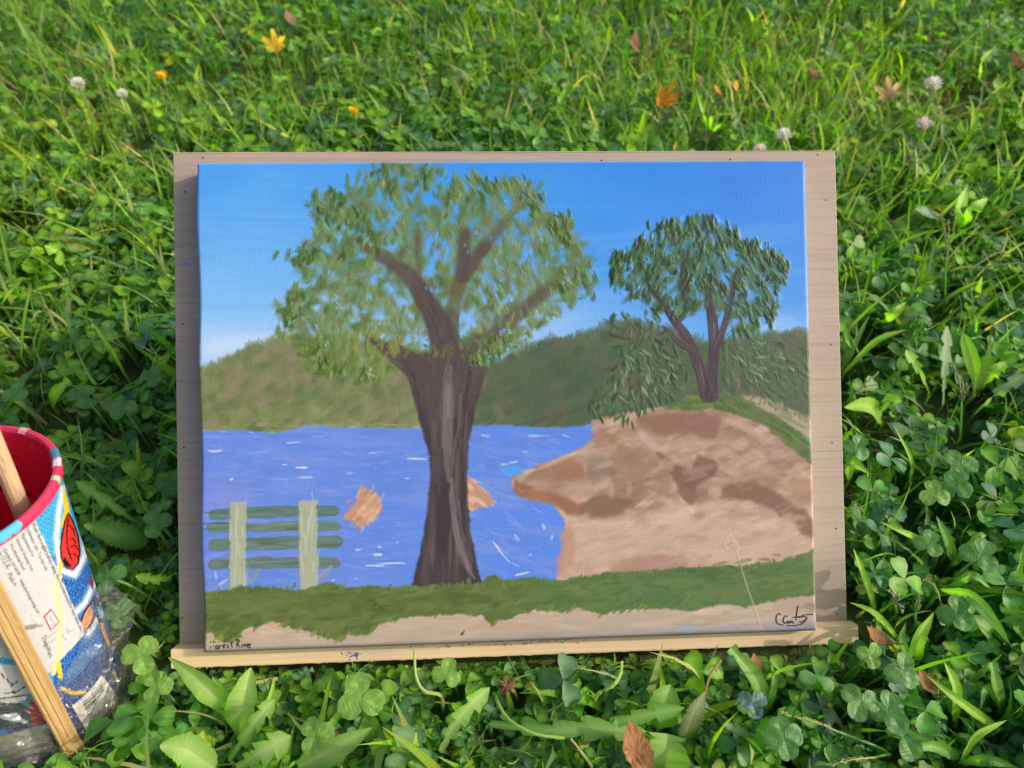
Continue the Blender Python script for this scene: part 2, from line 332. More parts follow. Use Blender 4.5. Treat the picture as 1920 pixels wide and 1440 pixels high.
    for k in range(16):
        x,y = 682+rng.normal(0,18),950+rng.normal(0,20); dab(x,y,rng.uniform(-70,-20),20,8,jit((204,160,134) if rng.random()<.6 else (184,136,108),6),.6,.7,.12)
    for x,y in [(668,985),(680,992),(718,930),(645,970),(700,915)]: dab(x,y,-60,18,6,jit((206,176,170),6),.5,1.,.06)
    poly([(872,895),(888,897),(902,912),(918,928),(929,940),(926,948),(905,952),(890,958),(872,958)], lerp(C(190,146,120),C(216,182,160),sst(.45,.65,streak(40,.05,.12,53))), soft=1, wob=4, wf=.12, h=.1, dry=.2)
    soften([(636,900),(730,900),(730,1000),(636,1000)],1,.65); soften([(878,890),(935,890),(935,965),(878,965)],1,.5)
    # --- sandy rock on the right
    beige = lerp(C(196,176,154),C(178,164,148),(PX-380)/1150.)
    beige = lerp(beige, C(206,182,166), sst(.5,.7,streak(-4,.008,.06,60))*.7); beige = lerp(beige, C(188,158,130), sst(.5,.72,streak(3,.01,.05,64))*.7)
    rock = [(1108,789),(1150,778),(1200,770),(1260,760),(1345,765),(1400,782),(1450,805),(1490,842),(1540,870),(1540,1030),(1500,1050),(1460,1066),(1300,1080),(1200,1090),(1100,1100),(1040,1100),(1044,1084),(1054,1042),(1060,1004),(1058,976),(1040,950),(1010,938),(985,936),(970,926),(960,908),(961,894),(975,888),(1000,877),(1050,856),(1098,836),(1115,822),(1110,804)]
    rk = lerp(C(172,144,126),C(152,120,102),sst(.42,.66,streak(-12,.01,.05,70))); rk = lerp(rk, C(190,164,146), sst(.5,.72,streak(-28,.012,.06,74)))
    lowr = sst(925,985,PY-(PX-1250)*.04); rk = lerp(rk, lerp(C(206,178,162),C(192,164,148),sst(.4,.65,streak(-14,.008,.05,78))), lowr*.85)
    poly(rock, rk, soft=1, wob=3, wf=.06, h=.05)
    ry,rx = np.nonzero(inpoly(rock,PX-26,PY) & inpoly(rock,PX+10,PY-8) & inpoly(rock,PX,PY-16)); ro = rng.integers(0,len(ry),520)
    for j in ro:
        x = PX[ry[j],rx[j]]; y = PY[ry[j],rx[j]]
        up = y < 940; cc = [(172,144,124),(154,122,104),(190,166,148),(164,136,114)] if up else [(200,172,154),(188,160,140),(178,150,130),(206,182,166)]
        dab(x,y,rng.normal(25 if up and x > 1300 else -14,16),rng.uniform(26,64),rng.uniform(8,17),jit(cc[rng.integers(4)],5),.38,.75,.05)
    def shade(pts, c, al=.8, wob=12, dry=.7, soft=4): poly(spl(pts+[pts[0]],5), C(*c)*np.array([.95,.95,.97]), soft=soft, wob=wob, wf=.06, alpha=min(1,al*1.1), dry=dry, h=.05)
    shade([(1190,782),(1240,772),(1320,772),(1352,792),(1345,822),(1290,818),(1230,812),(1195,800)], C(146,106,88), .8)
    shade([(1112,806),(1150,800),(1175,830),(1140,842),(1118,838)], C(158,120,96), .6)
    shade([(1140,850),(1190,838),(1240,860),(1262,905),(1240,945),(1190,960),(1150,930)], C(152,120,94), .55, dry=.6)
    poly([(1226,846),(1244,852),(1262,866),(1280,876),(1298,880),(1304,862),(1312,852),(1324,858),(1336,860),(1348,874),(1344,888),(1326,898),(1312,912),(1306,934),(1296,952),(1284,944),(1276,922),(1264,900),(1250,878),(1236,862)], C(118,86,76), soft=3, wob=5, wf=.08, alpha=.82, dry=.5, h=.05)
    shade([(1270,905),(1300,918),(1340,925),(1318,945),(1290,950),(1276,930)], C(146,110,92), .6)
    shade([(1352,920),(1390,902),(1430,905),(1470,930),(1525,972),(1528,1006),(1500,990),(1450,958),(1400,938),(1360,938)], C(134,98,80), .8)
    shade([(1380,800),(1420,815),(1470,850),(1500,890),(1460,880),(1410,840)], C(156,120,104), .5, dry=.6)
    shade([(964,893),(980,906),(1010,918),(1050,928),(1085,945),(1100,962),(1072,968),(1045,950),(1010,938),(980,934),(966,922)], C(154,106,80), .85, wob=3)
    shade([(1020,880),(1060,862),(1090,868),(1095,895),(1070,905),(1040,898)], C(160,116,92), .75)
    shade([(1085,945),(1130,930),(1180,936),(1190,950),(1150,964),(1100,966)], C(126,98,76), .75, dry=.5)
    shade([(1095,860),(1130,850),(1146,880),(1120,905),(1098,890)], C(140,124,110), .5, dry=.7)
    shade([(1040,1070),(1056,1000),(1076,980),(1082,1030),(1070,1080)], C(196,156,126), .8)
    shade([(1140,1060),(1220,1040),(1290,1048),(1260,1075),(1160,1088)], C(172,130,108), .6, dry=.5)
    shade([(1190,1000),(1250,985),(1290,970),(1320,985),(1260,1010),(1200,1020)], C(212,180,158), .6, dry=.5)
    for (x,y,a,L,w,c,al) in [(1215,940,-35,60,12,(226,204,188),.9),(1240,935,20,60,10,(222,196,178),.8),(1290,950,48,50,8,(228,208,194),.8),(1220,830,40,70,12,(206,192,180),.7),(1290,838,-10,90,16,(196,170,150),.7),(1390,795,30,120,16,(208,180,162),.7),(1450,840,40,90,14,(196,168,156),.6),(1050,862,-22,100,7,(214,190,172),.9),(990,884,-15,40,6,(220,198,184),.8),(1150,790,-12,60,8,(206,180,166),.7),(1145,915,78,50,12,(200,182,168),.6),(1180,920,-80,40,8,(206,184,170),.6),(1420,880,30,70,14,(184,160,150),.5),(1470,905,40,60,10,(196,164,148),.6),(1300,800,8,70,10,(132,98,86),.5),(1000,905,18,70,8,(180,146,122),.6),(1110,895,70,44,12,(122,110,102),.5),(1135,870,60,20,8,(110,100,98),.7),(1250,900,70,40,10,(168,136,104),.6),(1190,915,-30,40,8,(196,142,104),.5),(1320,1045,-8,160,10,(176,158,158),.5),(1240,1058,-10,80,6,(168,156,172),.5),(1500,1010,40,40,10,(214,196,190),.6),(1400,985,14,130,12,(214,186,166),.5),(1100,1030,-30,70,10,(218,190,170),.6),(1340,960,10,90,10,(206,176,150),.6),(1160,985,-12,80,12,(222,190,170),.6)]:
        dab(x,y,a,L*.9,w*1.5,jit(c,3),al*.55,.8,.10)
    blend(np.clip(np.exp(-((PX-962)/16)**2-((PY-884)/12)**2)*.8,0,1)*(PY<892), C(70,170,240))
    rm_ = box(inpoly(rock,PX,PY).astype(float),2)
    for c,sd_,th,al in [((148,112,92),200,.58,.5),((210,180,160),203,.60,.5),((126,96,80),206,.66,.45),((182,150,138),209,.6,.4),((170,128,98),212,.62,.45)]:
        n = .7*fbm(PX*.018-PY*.012,PY*.034+PX*.01,sd_)+.3*streak(-20,.03,.2,sd_+1); up_ = 1 if c[0] > 175 else 1-sst(930,1000,PY)*.65
        blend(sst(th,th+.1,n+(tooth-.5)*.06)*rm_*al*up_, C(*c), .05)
    soften([p for p in rock],2,.4)
    # --- green brow above the rock, path corner
    poly([(1385,742),(1440,746),(1490,770),(1540,792),(1540,842),(1500,815),(1450,780),(1410,756)], lerp(C(176,162,140),C(140,138,112),sst(.5,.65,streak(30,.03,.15,81))), soft=2, wob=5, alpha=.9, h=.03)
    gb = lerp(C(98,116,62),C(74,102,56),sst(.4,.65,streak(30,.02,.1,84)))
    poly([(1240,766),(1265,752),(1290,742),(1340,738),(1385,742),(1415,756),(1460,784),(1500,812),(1540,846),(1540,880),(1505,855),(1470,828),(1440,802),(1405,782),(1370,772),(1320,766),(1290,770),(1260,770)], gb, soft=2, wob=5, h=.05, dry=.2)
    for k in range(90):
        t = rng.random(); x = 1270+t*260; y = np.interp(x,[1270,1340,1400,1460,1530],[757,752,764,802,858])+rng.normal(0,8)
        dab(x,y,np.interp(x,[1270,1400,1530],[-5,28,42])+rng.normal(0,8),rng.uniform(20,40),rng.uniform(5,10),jit([(104,122,60),(76,104,54),(88,112,66)][rng.integers(3)],6),.6,.6,.08)
    # --- branches of the far tree, then its leaves
    br2 = C(70,62,66)
    for pts,w in [([(1325,742),(1316,700),(1303,664),(1284,626),(1262,596),(1240,566),(1212,530)],[26,22,20,18,15,12,8]),([(1336,742),(1338,690),(1340,640),(1336,590),(1330,550),(1334,520)],[24,20,20,20,14,8]),([(1342,660),(1356,620),(1368,580),(1376,540),(1382,510)],[18,16,13,11,8]),([(1300,660),(1272,640),(1252,622),(1244,612)],[14,11,8,5]),([(1286,560),(1284,520),(1282,470)],[16,16,8]),([(1275,600),(1290,580),(1286,550)],[10,10,8])]:
        line(spl(pts,5), np.interp(np.linspace(0,1,(len(pts)-1)*5+1),np.linspace(0,1,len(pts)),w), jit(br2,3), .92, .25, .12)
    for (x,y,a,L,w) in [(1318,710,78,60,4),(1268,594,55,40,4),(1340,620,88,60,4),(1258,590,50,30,6)]: dab(x,y,a,L,w,(112,104,110),.6,.6,.06)
    t2 = [(1145,526),(1150,490),(1160,472),(1180,476),(1186,462),(1200,444),(1215,456),(1225,436),(1238,428),(1250,420),(1262,414),(1276,424),(1288,412),(1304,408),(1334,410),(1346,424),(1368,428),(1382,436),(1392,452),(1410,456),(1426,464),(1444,474),(1456,474),(1474,490),(1474,520),(1466,545),(1450,546),(1456,580),(1444,602),(1426,588),(1418,616),(1402,630),(1376,618),(1360,590),(1330,570),(1300,580),(1286,610),(1262,570),(1230,590),(1215,560),(1180,560),(1165,540)]
    G2 = [(48,84,44),(60,98,52),(40,72,40),(74,108,66),(66,100,58)]
    holes = [(1180,500,14),(1215,490,10),(1255,470,8),(1290,450,8),(1300,530,10),(1330,505,0),(1382,480,10),(1372,560,14),(1410,560,10),(1250,545,10),(1200,540,10),(1430,520,8),(1310,555,12),(1345,470,0),(1405,600,12),(1352,590,8),(1440,570,8)]
    def leafy(poly_, n, cols, Lr, Wr, cen, alpha, dry, h, holes=(), drop=.6, ja=7):
        m = inpoly(poly_,PX,PY)
        for a_,b_,r_ in holes: m &= ~(((PX-a_)**2+(PY-b_)**2 < r_*r_) & (tooth < .85))
        iy,ix = np.nonzero(m); o = rng.integers(0,len(iy),n)
        for j in o:
            x = PX[iy[j],ix[j]]; y = PY[iy[j],ix[j]]
            dx,dy = x-cen[0], y-cen[1]; a = math.degrees(math.atan2(dy,dx)); side = 1 if dx > 0 else -1
            if rng.random() < drop: a = 90-side*rng.uniform(5,45)
            dab(x,y,a+rng.normal(0,16),rng.uniform(*Lr),rng.uniform(*Wr),jit(cols[rng.integers(len(cols))],ja),min(1,alpha*rng.uniform(.75,1.1)),dry,h,curve=rng.normal(0,.25))
    DS[:] = [.95,.95]
    leafy(t2, 260, [(70,100,74),(64,96,66)], (30,54), (14,22), (1320,640), .6, .9, .06, holes, .75)
    leafy(t2, 230, G2, (22,42), (11,19), (1320,640), 1., .75, .2, holes, .8)
    soften(t2,2,.45)
    leafy(t2, 80, [(44,76,42),(38,68,38)], (14,28), (8,12), (1320,640), .9, .7, .28, holes, .85)
    edge = np.asarray(t2)
    for k in range(70):
        i = rng.integers(0,32); t = rng.random(); p = edge[i]*(1-t)+edge[i+1]*t
        dab(p[0],p[1]+4,90-(1 if p[0]>1310 else -1)*rng.uniform(10,40),rng.uniform(12,22),rng.uniform(6,9),jit(G2[rng.integers(5)],5),.95,.35,.3)
    for (x,y) in [(1262,470),(1280,488),(1320,535),(1215,485),(1400,510),(1420,500),(1186,505),(1350,440),(1330,560),(1415,470)]: dab(x,y,rng.uniform(40,110),10,3.5,(128,150,112),.8,.5,.3)
    for cx,cy,sd_ in [(1165,490,-1),(1158,520,-1),(1185,500,-1),(1200,465,-1),(1215,500,-1),(1235,450,-1),(1260,440,-1),(1250,490,-1),(1285,440,-1),(1305,430,1),(1330,430,1),(1320,470,1),(1345,460,1),(1370,455,1),(1395,470,1),(1420,475,1),(1450,490,1),(1460,515,1),(1430,520,1),(1400,530,1),(1440,560,1),(1445,585,1),(1410,580,1),(1375,570,1),(1345,540,1),(1300,500,-1),(1280,540,-1),(1240,540,-1),(1215,560,-1),(1190,540,-1),(1255,585,-1),(1320,520,1),(1395,610,1)]:
        for k in range(rng.integers(4,8)): dab(cx+rng.normal(0,9),cy+rng.normal(0,10),90-sd_*(18+rng.normal(0,14)),rng.uniform(18,34),rng.uniform(9,15),jit([(44,78,42),(36,64,36),(58,94,52),(70,106,66)][rng.integers(4)],5),.85,.9,.3,curve=rng.normal(0,.3))
    for x,y,r_ in holes+[(1222,470,7),(1276,460,6),(1356,480,6),(1425,545,7),(1265,530,7),(1170,545,6),(1335,600,9),(1290,590,8)]:
        for k in range(3): dab(x+rng.normal(0,4),y+rng.normal(0,4),rng.uniform(50,130),max(r_,6)*1.3,max(r_,6)*.6,jit((84,156,238),4),.7,.9,.04)
    for k in range(46):
        x,y = edge[rng.integers(0,len(t2))]*.75+np.array([1315,520])*.25+rng.normal(0,16,2); dab(x,y,90-(1 if x>1310 else -1)*rng.uniform(10,40),rng.uniform(14,26),rng.uniform(6,10),jit([(96,128,88),(84,118,76)][rng.integers(2)],5),.6,.95,.26)
    for cx,cy,sd_ in [(1158,482,-1),(1200,452,-1),(1240,428,-1),(1262,418,-1),(1304,412,1),(1336,412,1),(1376,434,1),(1412,456,1),(1446,474,1),(1470,500,1),(1150,512,-1),(1448,592,1)]:
        for k in range(5): dab(cx+rng.normal(0,5),cy+rng.normal(4,7),90-sd_*(14+rng.normal(0,12)),rng.uniform(18,30),rng.uniform(8,12),jit([(40,72,38),(34,62,34),(54,88,48)][rng.integers(3)],4),.95,.5,.34)
    for pts,w in [([(1268,604),(1246,572),(1222,544)],[14,11,6]),([(1337,600),(1333,560),(1331,524)],[15,11,6]),([(1364,596),(1373,556),(1381,512)],[12,10,6]),([(1286,560),(1284,520),(1283,478)],[11,10,5])]: line(spl(pts,5), np.interp(np.linspace(0,1,11),np.linspace(0,1,3),w), C(64,58,62), .7, .6, .1, 4)
    for x,y in [(1222,446),(1278,416),(1352,416),(1395,444),(1432,462),(1180,468),(1462,560),(1432,606),(1160,548),(1205,580)]:
        for k in range(3): dab(x+rng.normal(0,3),y+rng.normal(-2,4),90+rng.normal(0,20),18,9,jit((80,156,240),3),.9,.5,.02)
    # low leaf masses left and right of the far tree
    lm = [(1128,600),(1160,588),(1200,580),(1236,590),(1268,640),(1290,660),(1296,720),(1270,745),(1215,770),(1190,800),(1165,795),(1135,770),(1108,770),(1112,740),(1130,700),(1165,660),(1150,625)]
    leafy(lm, 190, [(52,84,48),(64,96,56),(44,76,42),(78,106,66)], (16,34), (7,12), (1210,640), .85, .55, .2, (), .5)
    leafy([(1150,680),(1230,650),(1280,680),(1260,730),(1190,760),(1140,750)], 34, [(112,136,98),(126,148,112),(98,126,84)], (18,36), (6,11), (1150,640), .8, .6, .28, (), .2)
    for x,y in [(1178,790),(1188,798),(1170,785),(1200,776),(1225,760),(1116,778),(1130,788),(1108,768)]: dab(x,y,rng.uniform(60,110),22,8,jit((52,88,40),6),.95,.35,.3)
    rm = [(1360,640),(1400,632),(1440,628),(1480,640),(1522,640),(1524,780),(1490,775),(1450,745),(1410,738),(1370,735),(1352,700)]
    leafy(rm, 150, [(66,94,62),(54,84,52),(80,104,74),(72,98,60)], (16,34), (7,13), (1360,600), .7, .6, .14, (), .4)
    leafy([(1370,650),(1420,640),(1470,660),(1490,700),(1440,720),(1380,720)], 30, [(112,136,102),(124,146,112)], (16,30), (5,9), (1340,640), .7, .65, .24, (), .3)
    leafy([(1395,740),(1440,745),(1500,770),(1520,790),(1470,775),(1420,758)], 24, [(74,100,62),(90,112,76)], (8,16), (4,7), (1440,600), .7, .6, .1, (), .8)
    # --- big tree
    DS[:] = [.85,1.0]
    T1 = [(712,308),(760,304),(797,308),(830,320),(868,336),(885,330),(902,328),(916,338),(936,346),(960,338),(990,328),(1014,344),(1026,376),(1031,412),(1060,398),(1072,420),(1080,452),(1100,480),(1108,520),(1122,546),(1100,560),(1075,572),(1052,590),(1026,604),(1000,622),(985,642),(958,656),(930,670),(906,686),(884,696),(862,690),(840,640),(800,640),(790,670),(762,690),(735,700),(716,726),(690,716),(650,714),(622,708),(600,690),(572,672),(564,650),(562,640),(540,626),(526,610),(522,582),(544,562),(550,545),(570,530),(560,502),(546,490),(552,478),(572,470),(592,466),(574,450),(602,430),(586,400),(579,376),(594,360),(616,360),(640,372),(652,364),(668,350),(670,334),(690,324)]
    H1 = [(822,450,14),(818,480,16),(812,510,14),(808,545,10),(742,412,13),(738,390,9),(872,608,16),(885,590,12),(770,590,12),(780,625,10),(700,610,6),(745,575,8),(690,560,8),(995,470,14),(1010,440,12),(920,440,8),(890,430,8),(985,620,10),(1010,590,10),(960,560,10),(900,540,10),(925,500,9),(680,520,7),(618,520,10),(600,505,8),(590,620,10),(610,650,8),(575,600,8),(850,380,6),(790,345,9),(770,370,7),(930,400,6),(690,690,8),(640,690,8),(640,590,8),(612,468,9),(870,470,8),(1060,460,8),(950,620,12)]
    G1 = [(92,120,62),(104,130,72),(82,108,52),(116,136,80),(98,124,78),(88,114,66)]
    def fan(cx, cy, n, cols, L, W, side, spread, alpha=.85, dry=.6, h=.28, rx=20, ry=16, ja=5):   # a cluster of drooping touches
        for k in range(n):
            x = cx+rng.normal(0,rx); y = cy+rng.normal(0,ry); a = 90-side*(18+rng.normal(0,spread))
            dab(x,y,a,rng.uniform(*L),rng.uniform(*W),jit(cols[rng.integers(len(cols))],ja),alpha,dry,h,curve=rng.normal(0,.3))
    LT = [(116,138,84),(128,148,102),(108,132,78)]; MD = [(92,116,56),(100,124,66),(86,110,54)]; DK = [(68,98,38),(74,104,42),(60,88,34)]
    leafy(T1, 420, [(108,130,90),(100,124,80),(114,136,98)], (36,70), (18,32), (845,640), .9, .9, .05, H1, .5, 5)
    leafy(T1, 460, MD+[(110,134,82)], (28,52), (16,27), (845,650), 1., .8, .12, H1, .5)
    soften(T1,1,.5)
    tr = C(84,76,70)
    LIMBS = [([(845,720),(838,660),(822,604),(794,548),(756,506),(712,476),(672,452)],[70,56,50,42,34,24,12]),([(840,670),(848,600),(862,530),(868,480),(872,430)],[40,32,28,24,16]),([(860,540),(884,492),(914,456),(946,418),(976,388)],[26,26,22,16,10]),([(866,690),(900,640),(950,604),(1000,566),(1040,530),(1076,500)],[52,44,36,28,20,10]),([(820,710),(768,676),(730,656),(694,636)],[56,38,22,8]),([(786,520),(784,470),(784,420)],[18,14,8])]
    for pts,w in LIMBS: line(spl(pts,5), np.interp(np.linspace(0,1,(len(pts)-1)*5+1),np.linspace(0,1,len(pts)),w), C(96,94,66), .62, .5, .08, 8)
    for pts,w,al in [([(845,720),(836,655),(818,600),(786,544)],[64,52,44,30],.9),([(790,548),(762,512),(738,496)],[30,26,18],.75),([(736,500),(712,482),(690,468)],[20,18,10],.7),([(846,640),(852,590)],[26,22],.5),([(864,520),(870,480),(874,436)],[20,22,15],.85),([(872,520),(892,488),(912,462)],[24,24,20],.8),([(925,446),(940,428)],[16,14],.5),([(880,668),(905,640)],[30,30],.55),([(935,616),(985,582)],[24,22],.65),([(1000,566),(1040,536)],[20,14],.55),([(800,700),(764,674),(730,656),(696,637)],[44,32,18,7],.9),([(784,470),(783,450)],[13,12],.5)]:
        line(spl(pts,5), np.interp(np.linspace(0,1,(len(pts)-1)*5+1),np.linspace(0,1,len(pts)),w), jit(tr,3), al, .4, .1, 6)
    for (x,y,a,L,w,c,al) in [(690,420,60,90,34,(80,108,48),.85),(655,402,55,64,26,(84,112,54),.8),(715,432,-60,60,22,(80,112,48),.75),(735,530,50,60,18,(104,116,66),.6),(770,470,80,90,30,(106,124,74),.7),(770,430,80,60,22,(112,132,84),.6),(1050,520,-40,90,40,(98,122,66),.6),(1078,486,-60,60,30,(100,124,70),.65),(900,665,-60,60,24,(100,118,62),.6),(960,398,-45,60,20,(100,120,66),.6),(700,610,30,100,24,(120,130,72),.6),(650,570,58,90,22,(122,126,76),.6),(735,625,25,80,20,(118,128,70),.6),(838,610,-70,40,14,(100,114,62),.4),(860,570,-80,40,12,(98,114,60),.45)]:
        dab(x,y,a,L,w,jit(c,3),al,.75,.14)
    leafy([(540,560),(640,520),(760,640),(790,690),(720,720),(620,705),(565,650)], 90, [(126,140,76),(116,130,66),(136,148,86)], (20,42), (9,16), (860,680), .55, .75, .16, H1, .25)
    for cx,cy,k,t in [(600,380,1,1),(630,395,1,2),(665,420,1,2),(690,440,1,2),(610,410,1,0),(640,370,0,2),(680,345,0,1),(720,325,0,1),(735,345,1,1),(770,330,1,1),(800,340,0,1),(760,400,0,0),(735,395,1,0),(810,400,1,1),(840,360,1,1),(870,350,1,0),(850,420,1,0),(905,345,1,2),(925,360,1,1),(900,390,0,1),(960,350,1,1),(985,355,1,0),(1005,380,1,1),(990,420,1,0),(950,470,1,0),(1010,450,1,0),(1045,425,1,2),(1062,425,1,2),(1040,455,1,1),(1075,470,1,1),(1090,505,1,1),(1100,535,1,2),(1060,545,1,1),(1030,570,1,0),(1000,600,1,0),(970,620,1,0),(940,570,1,0),(915,560,1,1),(900,520,1,0),(960,520,1,0),(1000,500,1,1),(880,600,1,0),(930,650,1,1),(900,675,1,2),(960,645,1,1),(830,480,0,0),(800,500,0,1),(740,450,0,1),(700,500,0,0),(660,500,0,1),(640,470,0,1),(600,470,0,2),(575,475,0,2),(560,490,0,1),(610,500,0,0),(600,530,0,1),(640,530,0,0),(570,550,0,2),(545,575,0,2),(540,605,0,2),(580,590,0,1),(610,600,0,0),(640,620,0,1),(670,580,0,1),(700,560,0,0),(720,590,0,0),(690,640,0,1),(660,650,0,1),(620,650,0,2),(590,660,0,2),(610,690,0,2),(650,695,0,2),(690,695,0,2),(720,690,0,1),(750,600,0,0),(770,620,0,0)]:
        fan(cx,cy,rng.integers(4,8),[LT,MD,DK][t] if not (cx < 760 and cy > 600) else [[(150,162,104)],[(126,142,74),(118,134,66)],[(96,124,50),(104,132,56)]][t],(20,38),(13,20),1 if k else -1,18,1.,.85,.26,15,13)
    soften(T1,2,.5)
    for k in range(46):
        cx,cy = [(612,395),(660,410),(690,435),(735,350),(780,335),(905,350),(1050,425),(1065,440),(1095,520),(1060,540),(570,480),(548,580),(545,610),(600,662),(640,694),(690,698),(930,655),(905,672),(985,375),(1010,395),(840,370),(720,330)][k%22]; fan(cx+rng.normal(0,8),cy+rng.normal(0,8),3,DK if k%3 else LT,(18,34),(9,15),1 if cx > 845 else -1,18,.95,.8,.3,10,9)
    # sky breaking through
    for x,y,r_ in H1:
        for k in range(4 if r_ > 9 else 2): dab(x+rng.normal(0,r_*.5),y+rng.normal(0,r_*.6),rng.uniform(60,120),r_*1.6,r_*.8,jit((104,166,238) if y < 560 else (136,186,242),4),.6,1.0,.05)
    e = np.asarray(T1)
    for k in range(110):
        i = rng.integers(0,len(T1)-1)
        if 34 <= i <= 38: continue
        t = rng.random(); p = e[i]*(1-t)+e[i+1]*t; p = p+(np.array([845,560])-p)*rng.uniform(0,.05); side_ = 1 if p[0] > 845 else -1
        dab(p[0],p[1],(90-side_*rng.uniform(10,40)) if p[1] < 520 else (0 if side_>0 else 180)+rng.normal(0,22),rng.uniform(14,28),rng.uniform(7,12),jit((MD+DK+LT)[rng.integers(9)],5),.7,.9,.26,curve=rng.normal(0,.3))
    for (x,y,a,L,w) in [(540,580,5,26,14),(556,562,10,24,12),(540,612,-5,30,12),(566,472,15,34,12),(558,486,20,26,14),(648,372,80,24,16),(1045,420,70,34,14),(1062,415,75,34,12),(915,350,75,46,14),(586,650,10,26,11),(566,664,10,30,12),(600,700,5,44,15),(640,692,0,50,16),(760,310,0,40,10),(725,320,80,46,20)]:
        dab(x,y,a,L,w,jit((84,114,50),5),.85,.6,.34)
    for k in range(60):                                  # thick pale touches
        x,y = [(742,395),(624,575),(700,612),(712,620),(640,560),(596,656),(950,640),(925,660),(985,640),(870,460),(745,420),(1000,640),(910,655),(945,375),(960,360),(920,570)][rng.integers(16)]
        dab(x+rng.normal(0,10),y+rng.normal(0,9),rng.uniform(40,110),rng.uniform(5,12),rng.uniform(2,4),jit((178,188,144),8),.55,.7,.3)
    for x,y,a in [(940,650,-20),(960,645,-10),(980,635,-20),(920,668,-15),(950,662,0),(610,645,70),(600,660,60),(690,700,20),(702,705,30)]: dab(x,y,a,18,6,jit((172,200,222),5),.4,1.1,.14)
    DS[:] = [1.6,.6]
    # trunk
    trunk = [(752,668),(800,660),(862,664),(880,684),(900,700),(905,690),(913,690),(909,706),(897,748),(887,790),(879,830),(877,880),(877,940),(884,1000),(893,1050),(906,1104),(770,1104),(776,1084),(790,1028),(800,965),(806,905),(806,856),(787,792),(773,735),(765,695)]
    tf = lerp(C(78,68,70),C(62,54,58),sst(.4,.62,streak(88,.01,.12,90))); tf = lerp(tf, C(98,88,86), sst(.52,.72,streak(92,.008,.14,94))*.8)
    poly(trunk, tf, soft=1, wob=2.5, wf=.08, h=.06)
    for pts,w in [([(836,760),(800,712),(752,668),(718,650),(690,634)],[60,56,40,22,7]),([(850,740),(838,660),(824,610),(800,556)],[86,62,44,26]),([(862,740),(884,706),(908,690)],[50,34,12])]:
        line(spl(pts,6), np.interp(np.linspace(0,1,(len(pts)-1)*6+1),np.linspace(0,1,len(pts)),w), C(82,73,71), .8, .4, .06, 9)
    for pts,w,c,al in [([(842,690),(840,760),(838,830),(842,900)],[14,24,20,8],(132,122,124),.62),([(842,700),(841,780)],[8,8],(140,130,130),.4),([(864,740),(860,800),(850,860),(848,930)],[5,6,5,4],(120,110,110),.6),([(846,900),(852,970),(862,1020),(876,1060),(890,1085)],[7,13,16,13,6],(138,128,130),.65),([(860,940),(868,1000),(884,1050)],[4,5,4],(120,110,112),.6),([(800,720),(806,790),(822,850)],[6,7,5],(92,82,80),.6),([(790,1090),(808,1000),(816,930)],[10,9,6],(92,80,80),.5),([(880,700),(872,760),(868,820)],[10,9,5],(58,50,56),.6),([(830,900),(828,980),(820,1080)],[12,14,16],(62,54,58),.5),([(776,700),(792,780),(810,850)],[8,7,5],(64,56,58),.6)]:
        line(spl(pts,6), np.interp(np.linspace(0,1,(len(pts)-1)*6+1),np.linspace(0,1,len(pts)),w), C(*c), al, .7, .08, 7)
    for cx,cy in [(704,644),(724,650),(742,642),(700,630),(760,656)]: fan(cx,cy,4,[(120,132,70),(110,124,62)],(20,36),(8,13),-1,30,.7,.8,.2,9,6)
    for k in range(30): dab(rng.uniform(790,880),rng.uniform(650,720),rng.uniform(60,100),30,8,jit((84,74,72),4),.4,.7,.06)
    leafy([(780,660),(862,640),(905,640),(900,690),(870,700),(850,680)], 16, [(96,118,58),(104,126,66)], (14,26), (7,11), (850,560), .6, .7, .16, (), .3)
    # --- bench
    sl = C(104,124,102)
    for x0,x1,y0,y1,w in [(398,632,964,958,21),(394,636,989,986,19),(398,636,1020,1016,24),(396,634,1057,1054,22)]:
        line(spl([(x0,y0+2),(x0+20,y0),((x0+x1)/2,(y0+y1)/2+rng.normal(0,1)),(x1-22,y1),(x1,y1+1)],6), np.interp(np.linspace(0,1,25),[0,.08,.5,.9,1],[w*.4,w*.9,w,w,w*.35]), jit(sl,4), .82, .7, .1)
        for k in range(8): dab(rng.uniform(x0+10,x1-10),(y0+y1)/2+rng.normal(0,4),rng.normal(0,3),rng.uniform(40,80),5,jit((78,98,72) if rng.random()<.6 else (122,138,110),5),.5,.8,.06)
    for pts,c in [([(470,1088),(484,1070)],(142,156,170)),([(592,1090),(612,1072),(622,1062)],(150,160,166))]: line(pts,[14,9] if len(pts)==2 else [16,12,8],C(*c),.6,.5,.04)
    for x0,x1,y0,y1,w in [(447,444,942,1106,31),(577,579,939,1108,34)]:
        poly([(x0-w/2,y0),(x0+w/2,y0-1),(x1+w/2,y1),(x1-w/2,y1)], C(170,178,152), soft=1, wob=2.5, wf=.1, alpha=.95, h=.12, dry=.2)
        for k in range(22): dab(x0+rng.normal(0,8),rng.uniform(y0+12,y1-12),90+rng.normal(0,3),rng.uniform(30,70),5,jit([(186,192,168),(156,166,138),(196,200,182)][rng.integers(3)],5),.5,.75,.1)
    # --- sandy path and grass bank
    poly([(360,1150),(1545,1090),(1545,1200),(360,1240)], beige, soft=2, wob=3, h=.02)
    for k in range(150):
        x = rng.uniform(380,1530); dab(x,rng.uniform(1135,1215),rng.normal(-3,5),rng.uniform(30,80),rng.uniform(7,14),jit([(200,178,156),(186,160,136),(208,188,172),(180,164,150)][rng.integers(4)],5),.4,.75,.05)
